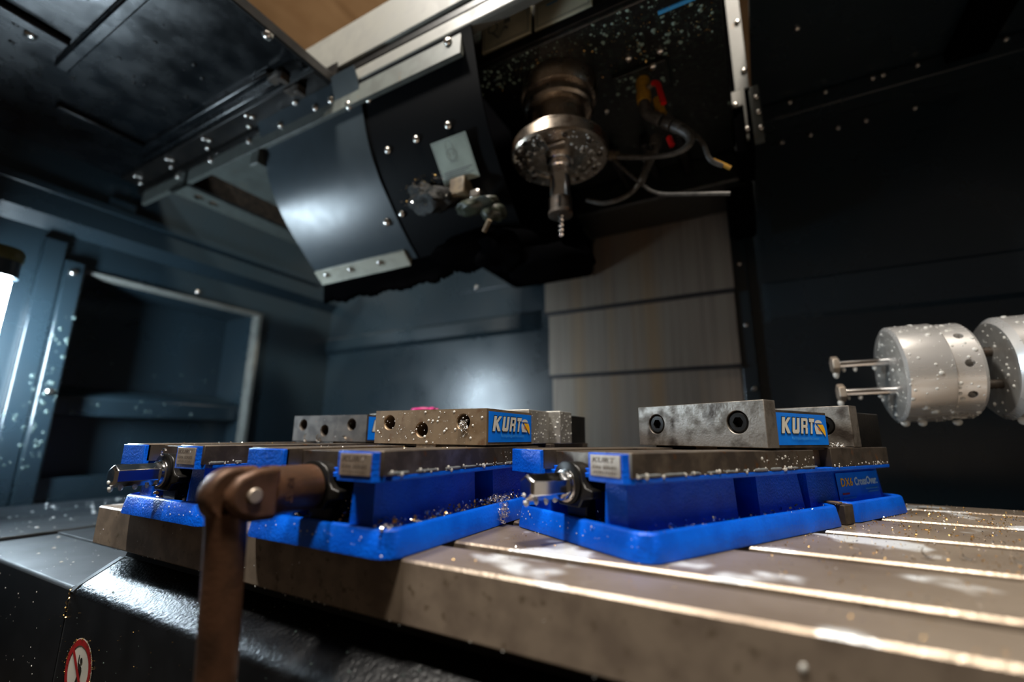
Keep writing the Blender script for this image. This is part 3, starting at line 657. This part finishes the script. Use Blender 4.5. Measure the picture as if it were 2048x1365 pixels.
# ================================================================== VISES
KURT = {  # strokes of each letter in a unit box
 'K': [[(0, 0), (.33, 0), (.33, 1), (0, 1)], [(.30, .46), (.46, .50), (1.0, 1), (.66, 1), (.30, .66)], [(.30, .60), (.52, .62), (1.02, 0), (.66, 0), (.30, .46)]],
 'U': [[(0, .12), (.36, .12), (.36, 1), (0, 1)], [(.64, .12), (1, .12), (1, 1), (.64, 1)], [(.14, 0), (.86, 0), (1, .12), (1, .24), (0, .24), (0, .12)]],
 'R': [[(0, 0), (.34, 0), (.34, 1), (0, 1)], [(.3, .82), (.92, .82), (1, .90), (.9, 1), (.3, 1)], [(.70, .50), (1, .55), (1, .92), (.70, .92)], [(.3, .38), (.9, .38), (1, .52), (.72, .57), (.3, .57)], [(.68, 0), (1.02, 0), (1.02, .36), (.9, .44), (.68, .44)]],
 'T': [[(0, .76), (1, .76), (1.05, 1), (-.05, 1)], [(.32, 0), (.70, 0), (.70, .8), (.32, .8)]]}
def brand_sticker(parent, x, y0, y1, z0, z1):
    fr = (Vector((x, y0, z0)), Vector((0, 1, 0)), Vector((0, 0, 1)), Vector((1, 0, 0))); W_, H_ = y1-y0, z1-z0
    st = flat([([(0, 0), (W_, 0), (W_, H_), (0, H_)], .0003)], 'brand_sticker', 'sticker_blue', parent, fr)
    white, black = [], []
    for ch, a, b in (('K', .085, .245), ('U', .280, .415), ('R', .447, .575), ('T', .608, .708)):
        for poly in KURT[ch]:
            q = [((a + (b-a)*px)*W_ + .035*W_*(py-.3), (.36 + .50*py)*H_) for px, py in poly]
            white.append((q, .0009)); black.append((offset_poly(q, .00075), .0006))
    def G(px, py): return ((px-335)/1120*W_, (930-py)/695*H_)
    arc = [G(1250+85*math.cos(math.radians(t)), 432-75*math.sin(math.radians(t))) for t in range(0, 181, 15)]
    white.append((arc, .0009))
    white.append(([G(*p) for p in ((1168, 448), (1320, 684), (1168, 684), (1152, 590), (1150, 500))], .0009))
    flat(black, 'letter_outline', 'print_black', st, fr)
    flat(white, 'lettering', 'print_white', st, fr)
    flat([([G(*p) for p in ((1215, 462), (1350, 462), (1378, 540), (1393, 640), (1386, 740))], .0010)], 'yellow_wedge', 'print_yellow', st, fr)
    flat([([G(*p) for p in ((1216, 515), (1284, 614), (1255, 608), (1230, 575))], .0011)], 'orange_spot', 'print_orange', st, fr)
    text_obj('The Original AngLock\u00ae Vise Company', 'slogan', 'print_cyan', st, (fr[0]+Vector((.0009, .25*W_, .17*H_)), fr[1], fr[2], fr[3]), .0042, 0, .00004, width=.54*W_)
    return st
def make_vise(label, loc, rz, jy, plate, rear, seed, holes=True, dx6=False, jaw_mat='tan_steel', has_hex=True, wet=130, group='blue machine vises bolted on the table'):
    random.seed(seed)
    V = root('machine_vise', label, 'vise', loc, rz, group)
    # cast base
    bm = NB(); tray(bm, -.0845, .0845, 0, .291, .0205, .006, .007, .015); tray(bm, -.0845, .0845, .313, .459, .0205, .006, .007, .012)
    box(bm, -.066, .066, .26, .34, .0008, .012)
    def pil(x0, x1, y0, y1, d=.003):
        hexa(bm, [(x0-d, y0-d, .006), (x1+d, y0-d, .006), (x1+d, y1+d, .006), (x0-d, y1+d, .006)], [(x0, y0, .052), (x1, y0, .052), (x1, y1, .052), (x0, y1, .052)])
    for s in (-1, 1):
        a, b = sorted((s*.036, s*.058)); pil(a, b, .010, .146, .0015)
        a, b = sorted((s*.028, s*.058)); pil(a, b, .182, .258, .004)
    pil(-.060, .060, .272, .447, .004)
    box(bm, -.03, .03, .035, .075, .006, .010)
    finish(bm, 'cast_base', 'blue_paint', V, 35, bevel=.0009)
    finish(box(NB(), -.0775, .0775, .006, .44, .0525, .0567), 'bed_web', 'blue_paint', V, bevel=.001)
    # bed rails
    for s, (xa, xb) in ((-1, (-.0775, -.030)), (1, (.0345, .0775))):
        bm = NB(); box(bm, xa, xb, -.0035, .257, .0565, .0745)
        finish(bm, 'bed_rail', 'bed_steel', V, bevel=.0007)
        # painted nose of the rail
        f = -.0062; cxx = .007 if s > 0 else .0
        pts = [(xa, f), (xb-cxx, f), (xb, f+cxx*.7+.0001), (xb, -.0005), (xa, -.0005)] if s > 0 else [(xa, f), (xb, f), (xb, -.0005), (xa, -.0005)]
        finish(prism(NB(), pts, 'z', .0522, .0735), 'rail_nose', 'blue_paint', V, bevel=.0006)
        if s > 0:
            lpz = finish(box(NB(), .0375, .0690, -.0070, -.006, .0565, .0722), 'label_plate', 'plate_steel', V, bevel=.0003)
            fr = [Vector((.0395, -.00715, .0668)), Vector((1, 0, 0)), Vector((0, 0, 1)), Vector((0, -1, 0))]
            text_obj('KURT', 'engraving', 'engraving', lpz, fr, .0052, .15, .00012, width=.0245)
            fr[0] = Vector((.0395, -.00715, .0620)); text_obj('DX6 SERIES', 'engraving', 'engraving', lpz, fr, .0034, .1, .00005, width=.0255)
            tk = [(line((.0+i*.0021, 0), (.0+i*.0021+(.0004 if i % 3 else .001), .0022), .0006), 0) for i in range(12)]
            flat(tk, 'engraving', 'engraving', lpz, (Vector((.041, -.00715, .0583)), fr[1], fr[2], fr[3]))
    finish(box(NB(), -.0305, .035, .012, .257, .058, .0728), 'bed_centre', 'bed_steel', V, bevel=.0006)
    finish(box(NB(), -.0305, .035, .009, .03, .0525, .0600), 'bed_crossbar', 'blue_paint', V, bevel=.0006)
    finish(box(NB(), -.066, .066, .255, .296, .0565, .0742), 'bed_neck', 'tan_steel', V, bevel=.0006)
    finish(box(NB(), -.0775, .0775, .294, .4395, .0565, .0765), 'rear_bed', 'dark_steel', V, bevel=.0008)
    # screw and thrust collar
    zc = .0455
    bm = NB(); cyl(bm, (0, .0, zc), (0, .18, zc), .0075, 20); finish(bm, 'lead_screw', 'dark_steel', V, 60)
    bm = NB(); prism(bm, [(-.0185, .0005+.0455), (-.0175, .0545), (-.012, .0615), (-.004, .0648), (.004, .0648), (.012, .0615), (.0165, .0560), (.0175, .0500), (.022, .0450), (.0300, .0435), (.030, .0375), (.018, .0355), (.013, .0285), (-.0125, .0285), (-.0165, .0360)], 'y', .0008, .0118)
    hexa(bm, [(-.0105, .0095, .007), (.0125, .0095, .007), (.0125, .0205, .007), (-.0105, .0205, .007)], [(-.014, .0085, .045), (.0145, .0085, .045), (.0145, .0190, .045), (-.014, .0190, .045)])
    finish(bm, 'thrust_bracket', 'black_metal', V, bevel=.0012)
    bm = NB(); lathe(bm, [(.0168, .0), (.0175, -.0008), (.0175, -.0022), (.0165, -.0028)][::-1], 32, Matrix.Translation((0, .0012, .0478)) @ Matrix.Rotation(math.radians(-90), 4, 'X')); finish(bm, 'thrust_washer', 'black_metal', V)
    if has_hex:
        Mh = Matrix.Translation((0, -.0425, zc)) @ Matrix.Rotation(math.radians(-90), 4, 'X')
        bm = NB(); lathe(bm, [(.0085, 0), (.0107, .0018), (.0107, .037), (.0095, .0385)], 6, Mh @ Matrix.Rotation(math.radians(30), 4, 'Z')); finish(bm, 'hex_end', 'chrome', V, 25, bevel=.0006)
        bm = NB(); lathe(bm, [(.0100, .036), (.0122, .0365), (.0122, .0395), (.0135, .040), (.0135, .0435)], 28, Mh); finish(bm, 'screw_flange', 'chrome', V, 30)
        bm = NB()
        for y_ in (-.041, -.033, -.021, -.012): hang(bm, (U(-.002, .002), y_, zc-.0100), U(.0016, .0030), U(.003, .0052))
        dome(bm, (-.002, -.0425, zc-.006), (0, -1, 0), .002)
        finish(bm, 'hanging_drops', 'droplet', V, 180, kind='stuff')
    # sliding jaw with sticker
    j1 = jy + .1035
    base = box(NB(), -.0755, .0755, jy, j1, .0768, .1132)
    if holes:
        cut = NB()
        for x_, z_ in ((-.054, .0998), (-.007, .0918), (.047, .0998)):
            lathe(cut, [(.0094, -.001), (.0078, .0014), (.0074, .030)], 20, Matrix.Translation((x_, jy, z_)) @ Matrix.Rotation(math.radians(-90), 4, 'X'))
        jw = link(boolean(base, cut), 'sliding_jaw', jaw_mat, V, 30)
    else: jw = finish(base, 'sliding_jaw', 'dark_steel', V, 30, bevel=.0006)
    finish(box(NB(), -.014, .012, jy+.001, j1, .0730, .0770), 'jaw_key', jaw_mat, V)
    finish(box(NB(), -.072, .072, jy+.004, j1-.004, .0742, .0770), 'jaw_gap_shade', 'dark_steel', V)  # dark filler stands in for the shaded gap under the jaw
    brand_sticker(V, .0756, jy+(.003 if not plate else .001), j1-.002, .0795, .1105)
    if plate:
        cut = NB(); base = box(NB(), -.0765, .0775, jy-.0195, jy, .0768, .1215)
        for x_ in (-.0495, .0497): lathe(cut, [(.0112, -.001), (.0112, .012)], 28, Matrix.Translation((x_, jy-.0195, .1010)) @ Matrix.Rotation(math.radians(-90), 4, 'X'))
        jp = link(boolean(base, cut), 'jaw_plate', 'jaw_steel', V, 30, bevel=.0006)
        cap_bolts(jp, [(x_, jy-.0185, .1010) for x_ in (-.0495, .0497)])
    if rear == 'plate':
        cut = NB(); base = box(NB(), -.0765, .0775, .352, .371, .0770, .1235)
        for x_ in (-.0495, .0497): lathe(cut, [(.0112, -.001), (.0112, .012)], 28, Matrix.Translation((x_, .352, .1010)) @ Matrix.Rotation(math.radians(-90), 4, 'X'))
        jp = link(boolean(base, cut), 'rear_jaw_plate', 'jaw_steel', V, 30, bevel=.0006)
        cap_bolts(jp, [(x_, .353, .1010) for x_ in (-.0495, .0497)])
        finish(box(NB(), -.0755, .0755, .372, .434, .0765, .1163), 'fixed_jaw', 'black_metal', V, bevel=.001)
    else:
        finish(box(NB(), -.0760, .0715, j1+.0005, .303, .0770, .1180), 'soft_jaw', 'soft_jaw', V, bevel=.0008)
        finish(box(NB(), -.0790, .0865, .306, .347, .0770, .1190), 'soft_jaw', 'soft_jaw', V, bevel=.0008)
        finish(box(NB(), -.0755, .0865, .349, .404, .0765, .1150), 'fixed_jaw', 'black_metal', V, bevel=.001)
    if dx6:
        fr = [Vector((.0632, .330, .0130)), Vector((0, 1, 0)), Vector((-.055, 0, 1)).normalized(), Vector((1, 0, .055)).normalized()]
        fr[0] = Vector((.0640, .333, .0150))
        st = flat([([(0, 0), (.108, 0), (.108, .033), (0, .033)], 0)], 'series_sticker', 'sticker_blue', V, fr)
        def at(a, b): return (fr[0]+fr[1]*a+fr[2]*b+fr[3]*.0004, fr[1], fr[2], fr[3])
        text_obj('DX6', 'lettering', 'print_yellow', st, at(.008, .0185), .0125, 0, .00025, width=.029)
        text_obj('CrossOver.', 'lettering', 'print_pale', st, at(.042, .0185), .0125, 0, .0005, width=.062)
        flat([(line((.068, .0135), (.102, .0135), .0016), .0004), (line((.074, .0100), (.102, .0100), .0016), .0004), (line((.008, .0055), (.040, .0055), .0018), .0004)], 'small_print', 'print_cyan', st, fr)
        flat([(line((.008, .0105), (.025, .0105), .002), .0004)], 'small_print', 'print_red', st, fr)
    # wetness
    S_ = [((-.072, jy-(.0195 if plate else 0), .078), (.144, 0, 0), (0, 0, .034), (0, -1, 0), 0 if plate else wet, .0003, .0017),
          ((.0776, .0, .0565), (0, .25, 0), (0, 0, .003), (1, 0, 0), 60, .0005, .0022), ((.0776, .16, .0565), (0, .095, 0), (0, 0, .013), (1, 0, 0), 40, .0003, .0018), ((.0776, .296, .0565), (0, .14, 0), (0, 0, .005), (1, 0, 0), 40, .0004, .0018),
          ((-.08, .0005, .003), (.16, 0, 0), (0, 0, .014), (0, -1, 0), 36, .0003, .0012)]
    if rear != 'plate': S_ += [((.0715, j1+.002, .078), (0, .055, 0), (0, 0, .038), (1, 0, 0), 60, .0004, .0016), ((.0865, .307, .078), (0, .038, 0), (0, 0, .038), (1, 0, 0), 70, .0004, .0016), ((.072, .306, .078), (.014, 0, 0), (0, 0, .038), (0, -1, 0), 24, .0004, .0016)]
    drops('coolant_droplets', V, S_)
    sg_ = []; y_ = .002
    while y_ < .24:
        l = U(.006, .03); sg_.append(((.0775, y_+l/2, .0583), (0, 1, 0), (1, 0, 0), l, U(.0007, .0013))); y_ += l + U(.002, .012)
    streaks('coolant_streaks', V, sg_, 'coolant_film')
    return V
def cap_bolts(parent, pts):
    cut = NB(); lathe(cut, [(.0056, -.001), (.0056, .0065)], 6); hd_ = NB(); lathe(hd_, [(.0088, 0), (.0100, .0012), (.0100, .011)], 28)
    me = boolean(hd_, cut); me.materials.append(MATS['black_bolt']); first = True
    for p in me.polygons: p.use_smooth = True
    me.set_sharp_from_angle(angle=math.radians(30))
    for p in pts:
        o = bpy.data.objects.new('cap_bolt', me); COL.objects.link(o); o.parent = parent; o.location = p; o.rotation_euler = (math.radians(-90), 0, 0)
VA = make_vise('leftmost blue vise with bare hex end and rusty dark jaw', (-.543, .250, 0), 0, .200, False, 'plate', 11, jaw_mat='dark_steel', wet=6)
VB = make_vise('middle blue vise turned by the brown handle, with tan droplet-covered jaw', (-.3145, .250, 0), 0, .139, False, 'soft', 12, has_hex=False)
CR = -.512985
C0 = Vector((-.0728 - .0845*math.cos(CR), .3286 - .0845*math.sin(CR), 0))
VC = make_vise('right blue vise set askew, with two socket bolts in its tall jaw plate', tuple(C0), CR, .1945, True, 'plate', 13, holes=False, dx6=True)
random.seed(5)

# clamp in the notch of the right vise, and its hidden partner
cl = root('hold_down_clamp', 'dark steel hold-down clamp in the base notch of the right vise', 'clamp', tuple(C0), CR)
finish(box(NB(), .0665, .0840, .2925, .3115, .0006, .0195), 'clamp_bar', 'dark_steel', cl, bevel=.001)
finish(box(NB(), .066, .0800, .2905, .2985, .0200, .0222), 'top_shim', 'tan_steel', cl, bevel=.0005)
# pink plastic clip on the leftmost vise
pk = root('pink_clip', 'small magenta plastic clip lying on the rear of the leftmost vise', 'clip', (-.490, .60, .1238))
bm = NB(); tube(bm, [(-.022, -.006, .004), (-.010, -.012, .004), (.004, -.008, .005), (.012, .0, .004), (.024, .004, .003)], .0034, 10); finish(bm, 'clip_arm', 'pink_plastic', pk, 60)
bm = NB(); tube(bm, [(-.022, -.006, .004), (-.020, .008, .004), (-.004, .010, .004), (.010, .004, .006), (.022, -.004, .0035)], .0034, 10); finish(bm, 'clip_arm', 'pink_plastic', pk, 60)

# ------------------------------------------------------------------ crank handle on the middle vise
vh = root('vise_handle', 'brown steel crank handle with forked socket hanging on the middle vise screw', 'handle', (-.3145, .250, .0455))
Mh = Matrix.Rotation(math.radians(90), 4, 'X')           # local z -> -y
bm = NB(); lathe(bm, [(.0150, -.002), (.0168, .0), (.0172, .003), (.0172, .030), (.0176, .032), (.0176, .040)], 36, Mh); finish(bm, 'socket', 'rust_handle', vh, 40)
bm = NB(); lathe(bm, [(.0130, -.0045), (.0150, -.004), (.0150, -.001), (.0130, .0)], 30, Mh); finish(bm, 'socket_ring', 'chrome', vh, 40)
# forked end: two cheeks with rounded tips
for s in (-1, 1):
    pts = [(.038*-1, -.0176), (-.038, .0176), (-.055, .0172), (-.067, .0125), (-.0735, .004), (-.0735, -.004), (-.067, -.0125), (-.055, -.0172)]
    bm = NB(); a, b = sorted((s*.0075, s*.0172)); prism(bm, pts, 'x', a, b)
    finish(bm, 'fork_cheek', 'rust_handle', vh, 40, bevel=.004, seg=4)
bm = NB(); box(bm, -.0076, .0076, -.0400, -.030, -.0160, .0160); finish(bm, 'fork_root', 'rust_handle', vh, 40, bevel=.001)
bm = NB(); cyl(bm, (-.0195, -.0575, .000), (.0195, -.0575, .000), .0050, 20); finish(bm, 'pivot_pin', 'plate_steel', vh, 40, bevel=.0008)
bm = NB(); lathe(bm, [(.006, -.0072), (.0168, -.0072), (.0174, -.005), (.0174, .005), (.0168, .0072), (.006, .0072)], 32, Matrix.Translation((0, -.0640, .0005)) @ Matrix.Rotation(math.radians(90), 4, 'Y')); finish(bm, 'handle_knuckle', 'rust_handle', vh, 40, bevel=.002)
bm = NB(); tube(bm, [(0, -.064, -.010), (0, -.0625, -.024), (0, -.060, -.060), (0, -.056, -.12), (0, -.052, -.19)], lambda t: .0125-.001*t, 24); finish(bm, 'handle_shaft', 'rust_handle', vh, 60)
fr = (Vector((.01745, -.0335, .0095)), Vector((0, 0, -1)), Vector((0, 1, 0)), Vector((1, 0, 0)))
text_obj('KURT', 'embossed_letters', 'rust_handle', vh, fr, .0065, 0, .0004, width=.017)

# ------------------------------------------------------------------ turned parts on the right, held by a rotary chuck out of frame
AX = Vector((1, .06, .025)).normalized()
wp = root('turned_workpiece', 'shiny aluminium turned disc with two hex bolts, wet with droplets', 'workpiece', (.188, .89, .185))
Ma = rot_to(AX)
bm = NB(); lathe(bm, [(.068, .0), (.0735, .003), (.0735, .052), (.0725, .054), (.0705, .055), (.0705, .084), (.066, .089)], 56, Ma)
cut = NB()
for k in range(10):
    a = math.radians(200+k*36); n = Ma @ Vector((math.cos(a), math.sin(a), 0)); q = Ma @ Vector((0, 0, .070))
    cyl(cut, q + n*.040, q + n*.080, .0055, 16)
o = link(boolean(bm, cut), 'disc', ['aluminium', 'aluminium_face'], wp, 30)
for p in o.data.polygons: p.material_index = 1 if p.normal.dot(AX) < -.95 else 0
for y_, z_, ln in ((-.006, .020, .072), (-.014, -.026, .070)):
    b0 = Vector((.002, y_, z_)); h0 = b0 - AX*ln
    bm = NB(); cyl(bm, b0, h0, .0068, 18); bl = finish(bm, 'bolt_shank', 'chrome', wp, 40)
    bm = NB(); lathe(bm, [(.0125, .0), (.0145, .0015), (.0145, .0085), (.0130, .010)], 6, Matrix.Translation(h0 - AX*.004) @ Ma); finish(bm, 'hex_head', 'plate_steel', bl, 25, bevel=.0006)
bm = NB()
for y_, z_ in ((-.006, .020), (-.014, -.026)):
    for t in (-.060, -.045, -.02): hang(bm, Vector((.002, y_, z_-.0062)) + AX*t, U(.002, .0035), U(.004, .007))
    hang(bm, Vector((.002, y_, z_-.0125)) - AX*.071, .0045, .010)
for t in (.01, .03, .07): hang(bm, Vector((0, 0, -.0725)) + AX*t, .006, .008)
for _ in range(330):
    a = U(0, 6.283); t = U(.002, .086); r = .0735 if t < .053 else .0705
    dome(bm, Ma @ Vector((r*math.cos(a), r*math.sin(a), t)), Ma @ Vector((math.cos(a), math.sin(a), 0)), .0007+.0028*R_()**3)
for _ in range(120):
    a = U(0, 6.283); r = .066*math.sqrt(R_()); dome(bm, Ma @ Vector((r*math.cos(a), r*math.sin(a), 0)), -AX, .0006+.0024*R_()**3)
finish(bm, 'coolant_droplets', 'droplet', wp, 180, kind='stuff')
w2 = root('round_bar', 'shiny aluminium round bar behind the bolted disc at the right edge', 'workpiece', tuple(Vector((.188, .89, .185)) + AX*.120))
bm = NB(); lathe(bm, [(.066, .0), (.0735, .007), (.0735, .30)], 56, Ma); o = finish(bm, 'bar', ['aluminium', 'aluminium_face'], w2, 20)
for p in o.data.polygons:
    if len(p.vertices) > 8: p.material_index = 1
for y_, z_ in ((-.006, .024), (-.014, -.024)):
    bm = NB(); k_ = 14
    lathe(bm, [((.0072 if i % 2 else .0060), -.034+.036*i/k_) for i in range(k_+1)], 14, Matrix.Translation((0, y_, z_)) @ Ma); finish(bm, 'threaded_stud', 'dark_steel', w2, 60)
bm = NB()
for _ in range(260):
    a = U(0, 6.283); t = U(.008, .16); dome(bm, Ma @ Vector((.0735*math.cos(a), .0735*math.sin(a), t)), Ma @ Vector((math.cos(a), math.sin(a), 0)), .0008+.003*R_()**3)
for t in (.02, .045, .07, .10): hang(bm, Vector((0, 0, -.0725)) + AX*t, .006, .009)
for _ in range(80):
    a = U(0, 6.283); r = .064*math.sqrt(R_()); dome(bm, Ma @ Vector((r*math.cos(a), r*math.sin(a), 0)), -AX, .0007+.0026*R_()**3)
finish(bm, 'coolant_droplets', 'droplet', w2, 180, kind='stuff')
rc = root('rotary_chuck', 'rotary table chuck standing on the table past the right edge', 'chuck', (.62, .80, 0))
cen = Vector((.188, .89, .185)) + AX*.42 - Vector((.62, .80, 0))
bm = NB(); lathe(bm, [(.10, .0), (.105, .004), (.105, .07), (.09, .075), (.09, .14)], 48, Matrix.Translation(cen) @ Ma); finish(bm, 'chuck_body', 'dark_steel', rc, 30)
for k in range(3):
    a = math.radians(90+120*k); d = Ma @ Vector((math.cos(a), math.sin(a), 0)); bm = NB(); box(bm, -.012, .012, .0740, .115, -.05, .0)
    finish(bm, 'chuck_jaw', 'jaw_steel', rc, bevel=.002).matrix_local = Matrix.Translation(cen) @ Ma @ Matrix.Rotation(a-math.pi/2, 4, 'Z')
finish(box(NB(), .10, .30, -.06, .20, .0, .30), 'rotary_housing', 'cover_grey', rc, bevel=.012)
finish(box(NB(), .06, .34, -.09, .0255, .0, .025), 'base_flange', 'cover_grey', rc, bevel=.003)

# ------------------------------------------------------------------ chips
def chip_pile(name, label, spots, loc=(0, 0, 0), rz=0, gold=.3):
    bm = NB()
    for x0, x1, y0, y1, z0, z1, n_, s0, s1 in spots:
        for _ in range(n_):
            u_ = R_(); chip(bm, (U(x0, x1), U(y0, y1), z0 + (z1-z0)*u_*u_), U(s0, s1), 1 if R_() < gold else 0)
    o = finish(bm, name, ['chip_silver', 'chip_gold'], None, 0, loc=loc, rot=(0, 0, rz)); return tag(o, label, 'metal chips', kind='stuff')
chip_pile('metal_chips', 'silver and gold metal chips heaped in the tray of the middle vise', [(-.06, .073, .010, .036, .009, .0225, 650, .002, .007), (-.034, .034, .02, .12, .010, .034, 620, .002, .0075), (.060, .0755, .006, .20, .010, .0245, 800, .0015, .0052), (.062, .080, .19, .23, .019, .027, 160, .001, .0035)], (-.3145, .25, 0), 0, .32)
chip_pile('metal_chips', 'dark and silver metal chips in the tray of the leftmost vise', [(-.072, .073, .010, .034, .009, .0225, 600, .002, .007), (-.034, .034, .02, .1, .010, .032, 550, .002, .0075), (.0600, .0750, .01, .2, .010, .022, 200, .0015, .005)], (-.543, .25, 0), 0, .35)
chip_pile('metal_chips', 'sparse silver metal chips in the tray of the right vise', [(.0, .07, .010, .032, .008, .018, 150, .0015, .005), (-.03, .034, .02, .09, .008, .018, 120, .002, .006), (.0600, .0755, .02, .26, .009, .0205, 240, .0015, .0045), (.074, .082, .0, .29, .0198, .0212, 60, .0006, .0018)], tuple(C0), CR, .15)
chip_pile('metal_chips', 'fine gold metal flakes scattered over the steel table', [(-.20, .9, .27, .31, .0005, .001, 220, .0006, .0018), (-.20, .9, .33, .413, .0005, .001, 500, .0007, .002), (-.05, .8, .434, .524, .0005, .0015, 800, .0009, .0025), (.05, .8, .545, .637, .0005, .0015, 1000, .001, .003), (.1, .8, .658, .75, .0005, .0015, 900, .0011, .0034), (.15, .8, .77, .82, .0005, .0015, 260, .0012, .0034)], gold=.7)
chip_pile('metal_chips', 'gold metal dust along the tops of the vise beds', [(-.62, -.47, .25, .44, .0748, .0755, 60, .0005, .0016), (-.39, -.24, .25, .38, .0748, .0755, 70, .0005, .0016)], gold=.6)
def curl_thing(label, c, r, wd, turns, pitch, ax, m='chip_silver'):
    bm = NB(); curl(bm, (0, 0, 0), r, wd, turns, pitch, ax); tag(finish(bm, 'chip_curl', m, None, 60, loc=c), label, 'metal chip', 'loose curled chips')
curl_thing('long curled silver chip on the leftmost vise bed before its jaw', (-.545, .435, .0800), .0060, .0020, .8, .004, (0, 1, .2))
curl_thing('second curled silver chip on the leftmost vise bed', (-.580, .440, .0800), .0060, .0018, .7, .004, (.3, 1, .2))
curl_thing('wide flat silver chip near the right end of the leftmost vise jaw', (-.500, .440, .0780), .0055, .0030, .6, .003, (1, .2, .3))
curl_thing('thin silver curl on the hex screw of the leftmost vise', (-.540, .244, .0660), .0045, .0016, .9, .003, (.2, 1, .1))
curl_thing('upright silver curl in the middle vise tray beside the front pillar', (-.285, .285, .0150), .0070, .0025, 1.2, .006, (.3, .3, 1))
curl_thing('bright chip hooked over the front corner of the middle vise rim', (-.243, .253, .0190), .0042, .0022, .8, .003, (1, .4, .0))
for k, (x_, y_, lb) in enumerate(((.10, .452, 'nearest to the right vise'), (.125, .462, 'second from the right vise'), (.155, .470, 'third from the right vise'), (.185, .478, 'fourth from the right vise'), (.215, .482, 'furthest from the right vise'))):
    curl_thing('silver ribbon chip lying on the table, ' + lb, (x_, y_, .0042), .0040+.0008*(k % 3), .0030, .55, .004, (.5, 1, .15))
# tangle of fine swarf caught between the middle and the right vise, and in the jaw hole
def tangle(label, c, s, n_):
    bm = NB()
    for _ in range(n_):
        p = Vector((U(-s[0], s[0]), U(-s[1], s[1]), U(-s[2], s[2]))); curl(bm, p, U(.0008, .002), .0004, U(.6, 1.6), .0012, (U(-1, 1), U(-1, 1), U(-1, 1)), 9)
    tag(finish(bm, 'swarf_tangle', 'chip_silver', None, 60, loc=c), label, 'metal chips', kind='stuff')
tangle('tangle of fine silver swarf caught between the middle and right vises', (-.2265, .404, .0125), (.003, .006, .009), 90)
tangle('fine silver swarf on the rim corner behind the middle vise', (-.240, .415, .0235), (.008, .012, .003), 90)
tangle('tuft of silver swarf hanging from the right hole of the tan jaw', (-.266, .3875, .0955), (.004, .0012, .006), 70)
tangle('silver swarf caught beside the rear jaw of the right vise', tuple(C0 + Vector((.073*math.cos(CR)-.322*math.sin(CR), .073*math.sin(CR)+.322*math.cos(CR), .079))), (.006, .006, .002), 40)
